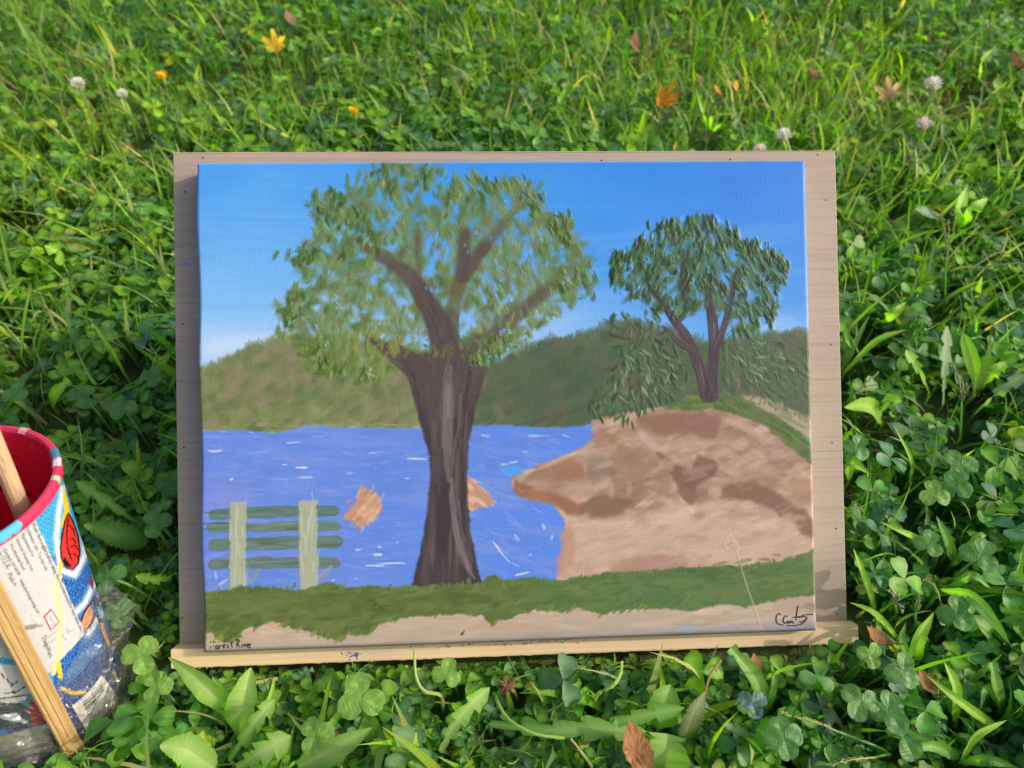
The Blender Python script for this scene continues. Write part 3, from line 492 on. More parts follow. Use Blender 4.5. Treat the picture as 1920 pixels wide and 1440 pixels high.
    bank = [(360,1114),(430,1106),(450,1098),(470,1104),(500,1098),(560,1108),(600,1096),(620,1092),(650,1102),(690,1098),(730,1102),(770,1098),(905,1094),(918,1080),(930,1080),(948,1088),(1000,1083),(1045,1087),(1100,1082),(1130,1074),(1200,1070),(1300,1064),(1400,1060),(1460,1052),(1500,1042),(1545,1016),(1545,1118),(1510,1116),(1450,1126),(1400,1138),(1370,1131),(1300,1145),(1250,1142),(1200,1140),(1130,1150),(1080,1140),(1050,1146),(1000,1142),(952,1160),(922,1172),(900,1152),(860,1150),(760,1158),(716,1166),(690,1190),(655,1186),(642,1202),(600,1190),(560,1180),(520,1165),(452,1180),(446,1200),(420,1206),(400,1186),(360,1178)]
    bk = lerp(C(92,110,54),C(108,122,66),sst(.45,.65,streak(-4,.01,.06,100))); bk = lerp(bk, lerp(C(82,114,62),C(96,122,72),sst(.4,.65,streak(-6,.012,.06,104))), sst(850,1200,PX)); bk = lerp(bk, C(80,98,46), sst(.5,.7,streak(-8,.01,.05,108))*.7*(1-sst(900,1200,PX)))
    poly(bank, bk, soft=1, wob=4, wf=.08, h=.09, dry=.1)
    bm_ = box(inpoly(bank,PX,PY).astype(float),1)
    for c,sd_,th in [((110,126,66),220,.56),((64,88,38),223,.56),((122,134,84),226,.62)]: blend(sst(th,th+.12,.7*fbm(PX*.014,PY*.03,sd_)+.3*streak(-8,.02,.2,sd_+1))*bm_*.55, C(*c))
    for k in range(420):
        x = rng.uniform(385,1528); lo = np.interp(x,[385,600,900,1200,1528],[1112,1102,1098,1076,1030]); hi = np.interp(x,[385,430,520,640,760,900,1200,1528],[1176,1188,1162,1184,1150,1146,1136,1110])
        y = rng.uniform(lo,hi); dab(x,y,rng.normal(-6,9) if y < hi-16 else rng.uniform(-70,-10),rng.uniform(18,44),rng.uniform(6,12),jit([(92,110,54),(108,122,68),(80,98,46),(100,116,64)][rng.integers(4)] if x < 1000 else [(82,112,62),(96,120,72),(72,104,56),(90,114,62)][rng.integers(4)],5),.5,.7,.1)
    for k in range(110):
        x = rng.uniform(385,1528); y = np.interp(x,[385,500,600,770,905,1100,1300,1460,1528],[1110,1102,1100,1100,1094,1082,1066,1054,1026]); dab(x,y+rng.normal(2,3),rng.uniform(-110,-50),rng.uniform(8,16),rng.uniform(4,8),jit((94,124,58) if x<1000 else (84,114,60),7),.7,.6,.12)
    for k in range(70):
        i = rng.integers(32,len(bank)-1); t = rng.random(); p = np.asarray(bank[i])*(1-t)+np.asarray(bank[i+1])*t
        dab(p[0],p[1]-2,rng.uniform(-60,-10),rng.uniform(14,30),rng.uniform(6,10),jit((130,138,70) if rng.random()<.3 else (90,116,54),7),.75,.6,.12)
    # blue grey lower edge, scuffs
    blend(np.clip(sst(0,1,(vv-.965)/.04)*.6*(.3+1.2*streak(0,.01,.05,112)),0,1), lerp(C(150,150,150),C(112,124,152),sst(.2,.9,uu)))
    for k in range(14): dab(rng.uniform(1250,1500),rng.uniform(1168,1186),-2,60,5,jit((150,170,210),6),.5,.8,.05)
    blend(np.clip(sst(.988,.999,vv)+sst(.992,1,1-uu)*sst(.8,.9,vv),0,1)*.65, C(84,84,92))
    blend(sst(.994,1,1-vv)*.5*(.4+streak(0,.03,.3,115)), C(206,226,250))
    blend(sst(.996,1,uu)*.75*(.3+streak(90,.05,.3,118)), C(236,226,214))
    for (x,y) in [(868,1187),(870,1184),(866,1190)]: dab(x,y,rng.uniform(0,180),9,3,(60,48,46),.95,.3,.2)
    line(spl([(1366,992),(1374,1010),(1384,1040),(1396,1082),(1412,1130),(1428,1180)],6), 2.6, C(206,192,170), .55, .2, .35, 1.4)
    line(spl([(1370,1000),(1360,1018),(1366,1030),(1378,1016),(1386,1030)],6), 2.4, C(216,198,180), .55, .2, .35, 1.4)
    return np.clip(col,0,255), hgt
# ---------------------------------------------------------------- ground
def gcoords(lo, hi, step, far):
    c = list(np.arange(lo,hi+step/2,step)); s = step; a = c[-1]; b = c[0]; up = []; dn = []
    while a < far: s *= 1.45; a += s; b -= s; up.append(a); dn.append(b)
    return np.array(dn[::-1]+c+up)
gx = gcoords(-1.4,1.4,.02,60); gy = gcoords(-.3,1.9,.02,60)
XX,YY = np.meshgrid(gx,gy)
def gz(x, y): return .004*np.sin(x*17+1.3*np.sin(y*9))*np.sin(y*21+x*5)-.004
ZZ = np.where((abs(XX) < 1.5) & (YY > -.4) & (YY < 2.),gz(XX,YY),-.004)
nX = len(gx); idx = np.arange(len(gx)*len(gy)).reshape(len(gy),nX)
quads = np.stack([idx[:-1,:-1],idx[:-1,1:],idx[1:,1:],idx[1:,:-1]],-1).reshape(-1,4)
ground = mesh_obj('ground',fastmesh('ground',np.stack([XX,YY,ZZ],-1).reshape(-1,3),quads),mat_ground()); tag(ground,kind='structure')
# ---------------------------------------------------------------- board frame (u right, v up the slope, w out of the face)
E1 = np.array([.99852416,.04845785,-.02452208]); E2 = np.array([-.01940424,.74004839,.67227364]); E3 = np.array([.05072446,-.67080564,.73989649]); BO = np.array([-.17495776,.1763854,-.41295653+CAM_H])
def frame_empty(name, label, cat, org=(0,0,0)):
    o = empty(name,(0,0,0),label,cat); p = BO+E1*org[0]+E2*org[1]+E3*org[2]
    m = Matrix(((E1[0],E2[0],E3[0],p[0]),(E1[1],E2[1],E3[1],p[1]),(E1[2],E2[2],E3[2],p[2]),(0,0,0,1))); o.matrix_world = m; return o
def uvw(u, v, w_): return BO+E1*u+E2*v+E3*w_
board = frame_empty('easel_board','pale plywood easel board with a pine ledge, leaning back on the lawn','easel board')
BT = -.0183
mb = MB(); mb.box((-.0200,-.0107,BT-.006),(.3830,.2903,BT)); panel = mb.build('panel',M_PANEL,board,True,.0006)
mb = MB(); mb.box((-.0200,.2904,BT-.0058),(.3830,.2909,BT-.0002)); mb.build('edge_banding',M_PLYEDGE,board,True)
# ledge with a slightly splintered lower arris
mb = MB(); n = 160; us = np.linspace(-.0212,.3850,n); rg = np.random.default_rng(2)
prof = lambda i: [(0.,BT+.0001),(0.,-.0098),(-.0006,-.0091),(-.0103+rg.normal(0,.00012),-.0090),(-.0108-abs(rg.normal(0,.00018)),-.0094),(-.0108,BT+.0001)]
vs_ = []; fs_ = []
for i,u in enumerate(us):
    for (v,ww) in prof(i): vs_.append((u,v,ww))
for i in range(n-1):
    for k in range(6): fs_.append((i*6+k,i*6+(k+1)%6,(i+1)*6+(k+1)%6,(i+1)*6+k))
fs_ += [tuple(range(6))[::-1],tuple(range((n-1)*6,n*6))]
mb.add(vs_,fs_); ledge = mb.build('ledge',M_PINE,board,True)
# chips of splintered wood on the lower edge
mb = MB()
for k in range(46):
    u = rg.choice([rg.uniform(-.018,.10),rg.uniform(.35,.384)]); L = abs(rg.normal(0,.0008))+.0003; s = rg.uniform(.0002,.0005)
    mb.add([(u-s,-.0105,-.0092),(u+s,-.0105,-.0092),(u+rg.normal(0,.0006),-.0108-L,-.0090)],[(0,1,2)])
tag(mb.build('splinters',M_PINE,ledge,True),kind='stuff')
# nail holes
for px_,py_ in [(381,296),(347,360),(343,607),(345,839),(342,1158),(1533,290),(1548,375),(1558,646),(1560,830),(1567,991),(1569,1152),(1128,301),(1369,299)]:
    d = ray(px_,py_); pl = uvw(0,0,BT); tt = (pl-CO)@E3/(d@E3); p = CO+d*tt-BO; u,v = p@E1,p@E2
    mb = MB(); mb.add([(u+.00055*math.cos(a),v+.00055*math.sin(a)*.9,BT+.00015) for a in np.linspace(0,2*math.pi,9)[:-1]],[tuple(range(8))]); mb.build('nail_hole',M_HOLE,board)
# dried paint on wood
def splat(name, pts, w_, col, parent, n=70, sd=(.004,.0012), seed=1):
    r = np.random.default_rng(seed); mb = MB(); k = NT(name+'_paint'); m = k.done(k.bsdf(tuple(lin(col)),.5))
    for i in range(n):
        c = pts[r.integers(len(pts))]; x = c[0]+r.normal(0,sd[0]); y = c[1]+r.normal(0,sd[1]); a0 = r.uniform(.0002,.0007); z = w_+.00008+i*1e-6
        if not lo_ < y < hi_: continue
        mb.add([(x+a0*r.uniform(.5,1.6)*math.cos(a),y+a0*r.uniform(.4,1)*math.sin(a),z) for a in np.linspace(0,2*math.pi,8)[:-1]],[tuple(range(7))])
    return mb.build(name,m,parent)
lo_,hi_ = -.0095,-.0008
splat('blue_paint_smear',[(.082,-.006),(.084,-.0065),(.080,-.0055)],-.0090,(44,84,170),ledge,40,(.0016,.0009),3)
splat('white_paint_smear',[(.09,-.006),(.096,-.005),(.103,-.0045)],-.0090,(206,200,196),ledge,60,(.004,.0013),4)
splat('grey_paint_smear',[(.12,-.003),(.15,-.003),(.20,-.0028),(.17,-.0035)],-.0090,(132,128,138),ledge,80,(.012,.0008),5)
lo_,hi_ = .0,.3
splat('blue_paint_speck',[(-.0138,.224),(-.0142,.2237),(-.0121,.2244)],BT,(86,126,196),board,9,(.0004,.0004),6)
# hidden prop behind the panel that holds it at its slope
top = uvw(.18,.255,BT-.007); mb = MB(); foot = np.array([top[0]+.01,top[1]+.095,.0])
def board_local(p): q = np.asarray(p)-BO; return (q@E1,q@E2,q@E3)
a_ = board_local(top); b_ = board_local(foot)
mb.tube([a_,b_],.008,4); mb.build('support_leg',M_PINE,board,True)
# ---------------------------------------------------------------- canvas
PIC, HGT = paint_picture()
KP = 0.82
painting = frame_empty('canvas_painting','landscape painting of trees, river, bench and rock on stretched canvas on the ledge','painting')
us = np.linspace(0,CW,GW); vs2 = np.linspace(CH,0,GH); UU,VV = np.meshgrid(us,vs2)
ed = np.minimum(np.minimum(UU,CW-UU),np.minimum(VV,CH-VV)); rr = .0022
rnd = -(rr-np.sqrt(np.maximum(rr**2-np.maximum(rr-ed,0)**2,0)))
sagx = np.sin(np.pi*UU/CW)*np.sin(np.pi*VV/CH)*-.0006
WW = rnd+sagx+np.clip(HGT,0,.8)*.0012
wavy = .0006*np.sin(VV*70)*np.exp(-UU/.004)
P = np.stack([UU+wavy,VV,WW],-1)
idx = np.arange(GW*GH).reshape(GH,GW)
q = np.stack([idx[:-1,:-1],idx[1:,:-1],idx[1:,1:],idx[:-1,1:]],-1).reshape(-1,4)
me = fastmesh('painted_surface',P.reshape(-1,3),q,(lin(PIC)*KP).reshape(-1,3))
mesh_obj('painted_surface',me,M_CANVAS,painting)
# turned-over sides, carrying the colours of the picture's edge
ring = list(idx[0,:])+list(idx[1:,-1])+list(idx[-1,-2::-1])+list(idx[-2:0:-1,0]); ring = np.array(ring)
Pr = P.reshape(-1,3)[ring]; Cr = (lin(PIC)*KP).reshape(-1,3)[ring]; N = len(ring)
def smooth1(a, k): 
    b = np.concatenate([a[-k:],a,a[:k]]); c = np.cumsum(np.vstack([np.zeros((1,3)),b]),0); return (c[2*k+1:]-c[:-2*k-1])/(2*k+1)
Cs = smooth1(Cr,4); white = np.array([.72,.70,.66]); V = [Pr]; Cc = [Cs]
for d_,mixw in ((.004,.0),(.009,.25),(.0182,.6)):
    nz = (np.random.default_rng(int(d_*1e5)).random((N,1))-.5)*.3; z = Pr.copy(); z[:,2] = -d_; V.append(z); Cc.append(Cs*(1-np.clip(mixw+nz*(mixw>0),0,1))+white*np.clip(mixw+nz*(mixw>0),0,1))
T = []
for r_ in range(3):
    a = np.arange(N)+r_*N; b = (np.arange(N)+1)%N+r_*N; T.append(np.stack([a,b,b+N,a+N],-1))
mesh_obj('canvas_side',fastmesh('canvas_side',np.concatenate(V),np.concatenate(T),np.concatenate(Cc)),M_CANVAS,painting)
# stretcher bars behind the cloth
for nm,a,b in [('stretcher_bar',(.004,.004,-.0180),(CW-.004,.030,-.006)),('stretcher_bar',(.004,CH-.030,-.0180),(CW-.004,CH-.004,-.006)),('stretcher_bar',(.004,.0305,-.0180),(.030,CH-.0305,-.006)),('stretcher_bar',(CW-.030,.0305,-.0180),(CW-.004,CH-.0305,-.006))]:
    mb = MB(); mb.box(a,b); mb.build(nm,M_PINE,painting,True)
# pen lettering
def ink(name, strokes, wd, parent, mat=M_INK, zoff=.00022):
    mb = MB()
    for st in strokes:
        p = np.asarray(st,float); c = d2c(p); X = np.stack([c[:,0]*CW,(1-c[:,1])*CH],-1)
        if len(X) > 2:                                  # smooth the pen path
            t = np.linspace(0,1,len(X)); tt = np.linspace(0,1,len(X)*4); X = np.stack([np.interp(tt,t,X[:,0]),np.interp(tt,t,X[:,1])],-1)
            for _ in range(2): X[1:-1] = .25*X[:-2]+.5*X[1:-1]+.25*X[2:]
        d = np.gradient(X,axis=0); d /= np.linalg.norm(d,axis=1,keepdims=True)+1e-12; nrm = np.stack([-d[:,1],d[:,0]],-1)
        ww = wd*.5*(.75+.5*np.random.default_rng(len(X)).random((len(X),1))); iu = np.clip((X[:,0]/CW*(GW-1)).round().astype(int),0,GW-1); iv = np.clip(((1-X[:,1]/CH)*(GH-1)).round().astype(int),0,GH-1)
        z = np.array([WW[max(a-2,0):a+3,max(b-2,0):b+3].max() for a,b in zip(iv,iu)])+zoff
        L = np.c_[X+nrm*ww,z]; R_ = np.c_[X-nrm*ww,z]; k = len(X)
        mb.add(np.concatenate([L,R_]),[(i,i+1,k+i+1,k+i) for i in range(k-1)])
    return mb.build(name,mat,parent)
S = lambda pts: [(1300+x/5.647,1100+y/5.647) for x,y in pts]
ink('signature',[S([(928,298),(912,284),(895,290),(882,315),(878,345),(884,375),(900,395),(925,402),(955,404)]),S([(1000,318),(985,306),(968,312),(955,340),(955,368),(968,386),(985,388),(1000,372),(1004,360)]),S([(1004,360),(1004,380),(1014,384),(1026,366),(1030,362),(1030,384)]),S([(1030,384),(1040,364),(1052,362),(1056,384),(1070,382)]),S([(1108,200),(1100,260),(1092,320),(1090,350),(1100,346)]),S([(1050,328),(1090,318),(1140,318),(1190,318),(1208,326),(1204,342),(1180,352),(1150,372)]),S([(1120,330),(1160,302),(1210,294),(1270,290)]),S([(1204,334),(1180,372),(1140,396),(1090,408),(1040,412),(992,408)]),S([(1122,370),(1134,366),(1140,374)])],.0006,painting)
Tt = lambda pts: [(300+x/4.8,1140+y/4.8) for x,y in pts]
ink('title_lettering',[Tt([(462,298),(454,312)]),Tt([(478,300),(500,312)]),Tt([(452,345),(458,356)]),Tt([(474,342),(488,344)]),Tt([(524,338),(510,334),(502,348),(508,366),(520,362),(524,340),(526,370)]),Tt([(538,330),(540,366)]),Tt([(540,345),(552,332)]),Tt([(568,346),(590,338),(584,326),(570,332),(566,350),(576,360),(592,352)]),Tt([(618,328),(606,336),(622,346),(612,360)]),Tt([(650,292),(648,350),(660,352)]),Tt([(634,318),(668,310)]),Tt([(698,278),(694,352)]),Tt([(694,290),(712,280),(720,300),(700,322),(726,352)]),Tt([(742,322),(742,356)]),Tt([(742,300),(744,304)]),Tt([(756,320),(766,352),(778,316)]),Tt([(786,340),(802,332),(798,320),(786,330),(788,354),(802,352)]),Tt([(810,318),(812,366)]),Tt([(812,334),(822,322)])],.0005,painting)
# ---------------------------------------------------------------- plastic cup
CUP_T = np.array([-.2652,.1961,.1658-.0104]); TX,TY = .0188,.2194; RT,RB,HC = .0522,.0389,.1577
AX = np.array([math.sin(TX),math.sin(TY)*math.cos(TX),math.cos(TX)*math.cos(TY)]); CU = np.cross([0,1,0],AX); CU /= np.linalg.norm(CU); CV = np.cross(AX,CU); CB = CUP_T-AX*HC
cup = empty('plastic_cup',CB,'comic printed plastic cup with red rim beside the board','cup')
def rad_at(t): return RB+(RT-.0016-RB)*np.clip(t/HC,0,1)
def cpt(phi, t, off=0.): r = rad_at(t)+off; return AX*np.asarray(t)[...,None]+CU*(r*np.cos(phi))[...,None]+CV*(r*np.sin(phi))[...,None]   # relative to CB
def px2cup(px, py):
    d = ray(px,py); o = CO-CB; ls = np.linspace(.2,.7,4000); Q = o+d*ls[:,None]; t = Q@AX; r = np.linalg.norm(Q-t[:,None]*AX,axis=1)
    k = np.nonzero(r < rad_at(t))[0]
    i = k[0] if len(k) else int(np.argmin(r-rad_at(t))); p = Q[i]; return math.atan2(p@CV,p@CU), float(p@AX)
vd = (CO-CB); vphi = math.atan2(vd@CV,vd@CU)
ph = np.concatenate([vphi+np.linspace(-1.75,1.75,250),vphi+np.linspace(1.75,2*math.pi-1.75,40)[1:]]); ts = np.linspace(0,HC-.004,230)
PH,TS = np.meshgrid(ph,ts); PW = cpt(PH,TS); DP = toview(PW+CB); dx_,dy_ = DP[...,0],DP[...,1]
face = np.abs((PH-vphi+math.pi)%(2*math.pi)-math.pi) < 1.75
def inpoly2(pts, X, Y):
    r = np.zeros(X.shape,bool)
    for i in range(len(pts)):
        x1,y1 = pts[i]; x2,y2 = pts[(i+1)%len(pts)]
        if y1 != y2: r ^= ((Y < y1) != (Y < y2)) & (X < (x2-x1)*(Y-y1)/(y2-y1)+x1)
    return r
def halftone(sp, frac):
    a = PH*.0455; b = TS; r_ = np.floor(b/(sp*.87)); fx = (a/sp+.5*(r_%2))%1-.5; fy = (b/(sp*.87))%1-.5
    return np.hypot(fx,fy*.87) < frac
K = np.zeros(PH.shape+(3,)); K[:] = (70,176,228)
dots = halftone(.0021,.26); K[dots] = (38,112,176)
zone = face & (dy_ > 1040) & (dx_ > 100); big = halftone(.0021,.44); K[zone] = np.where(big[zone][:,None],(30,70,160),(70,150,220))
low = TS < .045; K[low] = np.where(halftone(.0021,.46)[low][:,None],(34,46,120),(80,110,190))
def P_(pts, c, m=None):
    k = inpoly2(pts,dx_,dy_) & face; K[k] = c if m is None else np.where(m[k][:,None],c,K[k])
def near(pts, wd):
    D = np.full(dx_.shape,1e9)
    for (x1,y1),(x2,y2) in zip(pts[:-1],pts[1:]):
        vx,vy = x2-x1,y2-y1; t = np.clip(((dx_-x1)*vx+(dy_-y1)*vy)/(vx*vx+vy*vy+1e-9),0,1); D = np.minimum(D,np.hypot(dx_-x1-t*vx,dy_-y1-t*vy))
    return (D < wd) & face
def Ln(pts, wd, c): K[near(pts,wd)] = c
def glow(pts, wd, c):
    D = np.full(dx_.shape,1e9)
    for (x1,y1),(x2,y2) in zip(pts[:-1],pts[1:]):
        vx,vy = x2-x1,y2-y1; t = np.clip(((dx_-x1)*vx+(dy_-y1)*vy)/(vx*vx+vy*vy+1e-9),0,1); D = np.minimum(D,np.hypot(dx_-x1-t*vx,dy_-y1-t*vy))
    a = np.clip(1.15-D/wd,0,1)*face; a = np.where(halftone(.0021,.5*np.clip(1.2*(1-a),0,1)),a*.35,a); K[:] = K*(1-a[...,None])+np.array(c)*a[...,None]
# pale halftone glow, generic inked shapes
glow([(118,915),(110,960),(106,1010),(112,1062)],9,(226,236,246)); glow([(112,1068),(140,1078),(160,1040),(158,1010)],11,(222,234,246)); glow([(140,1150),(160,1130),(176,1096)],10,(224,232,244)); glow([(166,1190),(190,1150)],9,(220,228,242))
P_([(118,908),(128,940),(132,966),(124,970),(118,940)],(246,206,30)); Ln([(122,962),(118,985)],3,(240,200,40)); Ln([(114,1056),(109,1082)],3.4,(238,200,50))
red = [(128,962),(136,976),(146,1004),(150,1032),(147,1056),(138,1066),(126,1066),(116,1050),(113,1028),(117,1000),(122,976)]
P_(red,(214,52,44)); Ln(red+[red[0]],1.5,(40,14,16))
for L in [[(128,972),(125,1000),(127,1030),(134,1050)],[(130,985),(137,992),(140,1004)],[(131,1010),(138,1010),(142,1018)],[(132,1026),(140,1022),(146,1030)],[(130,1040),(138,1038),(146,1044)]]: Ln(L,1.3,(70,12,14))
P_([(120,1042),(130,1056),(136,1060),(128,1064),(119,1056)],(34,10,12))
P_([(150,1172),(158,1148),(168,1134),(176,1150),(172,1168),(160,1184)],(226,152,116)); Ln([(150,1172),(158,1148),(168,1134),(177,1118)],1.6,(60,24,50)); Ln([(160,1184),(172,1168),(178,1150)],1.8,(50,20,34)); P_([(168,1070),(176,1096),(174,1108),(166,1090)],(120,40,90)); Ln([(178,1120),(186,1160),(196,1190)],4,(30,26,32)); Ln([(184,1140),(188,1158)],2,(70,170,210)); Ln([(190,1170),(204,1210)],3.5,(226,160,110))
# pale printed panel
pan = [(-60,1040),(66,974),(160,1188),(84,1270),(40,1240),(-60,1220)]
P_(pan,(200,202,208)); P_(pan,(184,187,198),halftone(.0021,.2)); Ln([(100,1262),(112,1220),(112,1150),(104,1100),(112,1082)],5,(216,208,164))
for L in [[(84,1200),(96,1190),(104,1184)],[(84,1210),(104,1198)],[(120,1170),(128,1186),(140,1180)],[(116,1190),(124,1200)]]: Ln(L,.8,(160,152,146))
P_([(32,1178),(60,1170),(84,1172),(60,1180),(36,1184)],(150,140,126))
Ln([(110,1246),(114,1270)],4.2,(232,200,40)); Ln([(116,1290),(136,1300),(160,1298)],3.2,(226,190,50)); Ln([(132,1262),(160,1230),(190,1215)],9,(86,120,180))
# lower left: pale inked drapery, red and navy patches (no figure)
P_([(-60,1245),(30,1246),(58,1300),(40,1318),(-60,1316)],(206,206,208))
for L in [[(0,1262),(14,1276),(24,1284),(34,1276)],[(10,1300),(30,1298),(46,1288)],[(20,1286),(28,1300)],[(0,1310),(30,1306),(58,1302)]]: Ln(L,1.2,(40,40,46))
P_([(-60,1316),(40,1318),(58,1330),(54,1366),(-60,1372)],(38,34,60)); P_([(54,1310),(70,1320),(86,1352),(62,1362),(56,1340)],(204,40,40)); P_([(-10,1344),(30,1336),(52,1356),(20,1352)],(196,200,212)); P_([(-60,1372),(10,1368),(20,1384),(-60,1400)],(40,130,196))
P_([(-60,1395),(30,1372),(90,1356),(100,1400),(60,1450),(-60,1470)],(170,164,148)); Ln([(214,1262),(222,1280)],3,(236,200,40))
cme = fastmesh('wall',PW.reshape(-1,3),np.concatenate([np.stack([i_[:-1,:-1],i_[:-1,1:],i_[1:,1:],i_[1:,:-1]],-1).reshape(-1,4) for i_ in [np.hstack([np.arange(PH.size).reshape(PH.shape),np.arange(PH.size).reshape(PH.shape)[:,:1]])]]),(lin(K)*.85).reshape(-1,3))
mesh_obj('wall',cme,M_PRINT,cup)
# red lining and rim
def mat_red():
    k = NT('red_plastic'); v = k.coord(); n = k.noise(v,55,4,.6,1.2); n2 = k.noise(v,90,3)
    c = k.mix(k.ramp(n,[(.60,(0,0,0)),(.66,(1,1,1))]),(.56,.012,.035),(.20,.004,.016)); c = k.mix(k.ramp(n2,[(.70,(0,0,0)),(.74,(.8,.8,.8))]),c,(.36,.16,.16))
    return k.done(k.bsdf(c,.28,None,.5))
M_RED = mat_red(); M_RIM = plain('red_rim_plastic',(.66,.03,.09),.3)
def lathe(prof, n, mat, name, parent):
    a = np.linspace(0,2*math.pi,n,endpoint=False); V = []
    for r,t in prof: V += [AX*t+CU*r*math.cos(x)+CV*r*math.sin(x) for x in a]
    F = [(i*n+k,i*n+(k+1)%n,(i+1)*n+(k+1)%n,(i+1)*n+k) for i in range(len(prof)-1) for k in range(n)]; mb = MB(); mb.add(V,F); return mb.build(name,mat,parent)
lathe([(.0,.003),(RB-.003,.003),(RB-.002,.005)]+[(rad_at(np.float64(t))-.0017,t) for t in np.linspace(.006,HC-.003,14)],96,M_RED,'lining',cup)
lathe([(RT-.0034,HC-.0045),(RT-.0036,HC-.001),(RT-.0028,HC+.0006),(RT-.0012,HC+.0008),(RT-.0001,HC),(RT+.0002,HC-.0015),(RT,HC-.0040),(RT-.0016,HC-.0046)],128,M_RIM,'rim',cup)
lathe([(0,.0005),(RB-.002,.0005),(RB,.001)],64,M_RIM,'base',cup)
def rimpatch(name, p0, p1, col, seed):                # paint left on the lip
    a0,_ = px2cup(*p0); a1,_ = px2cup(*p1); mb = MB(); n = 14; r = np.random.default_rng(seed); V = []; F = []
    pr = [(RT-.0024,HC+.00095),(RT-.0011,HC+.00105),(RT+.0002,HC+.0002),(RT+.0005,HC-.0015),(RT+.00032,HC-.0036)]
    for i,a in enumerate(np.linspace(a0,a1,n)):
        e = 1 if 0 < i < n-1 else .3; lo_i = r.uniform(.5,1)*e
        for j,(rr_,t) in enumerate(pr): V.append(AX*(HC+(t-HC)*(lo_i if t < HC else 1))+(CU*math.cos(a)+CV*math.sin(a))*(rr_))
    for i in range(n-1):
        for j in range(4): F.append((i*5+j,i*5+j+1,(i+1)*5+j+1,(i+1)*5+j))
    mb.add(V,F); k = NT(name+'_colour'); return mb.build(name,k.done(k.bsdf(tuple(lin(col)),.4)),cup)
rimpatch('paint_drip',(-30,1032),(36,982),(80,170,214),1); rimpatch('paint_drip',(106,905),(104,918),(150,186,150),2)
def ringpatch(nm, px0, col, dphi):
    best = min(np.linspace(0,2*math.pi,720),key=lambda a: np.hypot(*(toview(CB+AX*HC+(CU*math.cos(a)+CV*math.sin(a))*(RT-.001))-np.array(px0))))
    mb = MB(); V = []; F = []; n = 9
    for i,a in enumerate(np.linspace(best-dphi,best+dphi,n)):
        for rr_,t in [(RT-.0039,HC-.0004),(RT-.0028,HC+.0009),(RT-.0012,HC+.0011),(RT+.0003,HC+.0002)]: V.append(AX*t+(CU*math.cos(a)+CV*math.sin(a))*rr_)
    for i in range(n-1):
        for j in range(3): F.append((i*4+j,i*4+j+1,(i+1)*4+j+1,(i+1)*4+j))
    mb.add(V,F); k = NT(nm+'_c'); mb.build(nm,k.done(k.bsdf(tuple(lin(col)),.4)),cup)
ringpatch('paint_drip',(106,852),(70,120,140),.10); ringpatch('paint_drip',(108,868),(226,190,196),.07); ringpatch('paint_drip',(48,806),(226,150,160),.05)
# print lettering that runs down the panel
M_TXT = plain('grey_print',(.10,.085,.08),.5); M_REDINK = plain('red_print',(.62,.03,.03),.4); M_WHITEINK = plain('pale_print',(.74,.72,.71),.5)
def cup_text(name, txt, p_start, p_end, size, mat, bold=False, off=.00025, parent=cup, flip=False):
    cu = bpy.data.curves.new('t','FONT'); cu.body = txt; cu.size = size; cu.resolution_u = 1; ob = bpy.data.objects.new('t',cu); link(ob); bpy.context.view_layer.update()
    m = ob.evaluated_get(bpy.context.evaluated_depsgraph_get()).to_mesh(); X = np.array([v.co[:] for v in m.vertices]); F = [tuple(p.vertices) for p in m.polygons]; bpy.data.objects.remove(ob)
    (f0,t0),(f1,t1) = px2cup(*p_start),px2cup(*p_end); L = X[:,0].max(); s = X[:,0]/L; t = t0+(t1-t0)*s; f = f0+(f1-f0)*s; r = rad_at(t)
    kx = abs(t1-t0)/L
    f = f+X[:,1]*kx/r*(-1 if flip else 1)*SGN
    mb = MB(); mb.add(cpt(f,t,off),F); return mb.build(name,mat,parent)
fa,_ = px2cup(40,1090); fb,_ = px2cup(80,1090); SGN = 1 if fb > fa else -1
Z = lambda x,y: (x*240/1382, 940+y*250/1440)
cup_text('lettering','Wash thoroughly before using. Not recommended for microwave use.',Z(335,245),Z(868,1410),.0022,M_TXT)
for txt,a,b in [('Dishwasher safe - Top rack only',(278,300),(490,755)),('Manufactured for',(225,360),(345,605)),('American Greetings Corp.',(168,415),(340,765)),('One American Road',(96,465),(245,745)),('Cleveland, OH 44144',(26,515),(190,800)),('in U.S.A.',(-40,560),(70,735)),('Made in',(74,790),(150,915)),('www.americangreetings.com',(205,850),(402,1215)),('DesignWare',(448,1470),(530,1690))]:
    cup_text('lettering',txt,Z(*a),Z(*b),.0022,M_TXT)
# small red emblem box
def cup_quad(name, pts, mat, off, parent=cup):
    fs = [px2cup(*p) for p in pts]; n = 6; V = []; F = []
    for i in range(n+1):
        for j in range(n+1):
            s,t = i/n,j/n; f = (1-s)*((1-t)*fs[0][0]+t*fs[3][0])+s*((1-t)*fs[1][0]+t*fs[2][0]); tt = (1-s)*((1-t)*fs[0][1]+t*fs[3][1])+s*((1-t)*fs[1][1]+t*fs[2][1]); V.append(cpt(np.float64(f),np.float64(tt),off))
    for i in range(n):
        for j in range(n): F.append((i*(n+1)+j,(i+1)*(n+1)+j,(i+1)*(n+1)+j+1,i*(n+1)+j+1))
    mb = MB(); mb.add(V,F); return mb.build(name,mat,parent)
em = cup_quad('emblem',[Z(466,1240),Z(548,1160),Z(640,1300),Z(545,1395)],M_REDINK,.0002)
cup_quad('emblem_field',[Z(482,1243),Z(546,1180),Z(622,1298),Z(548,1375)],M_WHITEINK,.0003,em)
cup_text('emblem_lettering','MARVEL',Z(508,1250),Z(572,1356),.0052,M_REDINK,True,.0004,em)
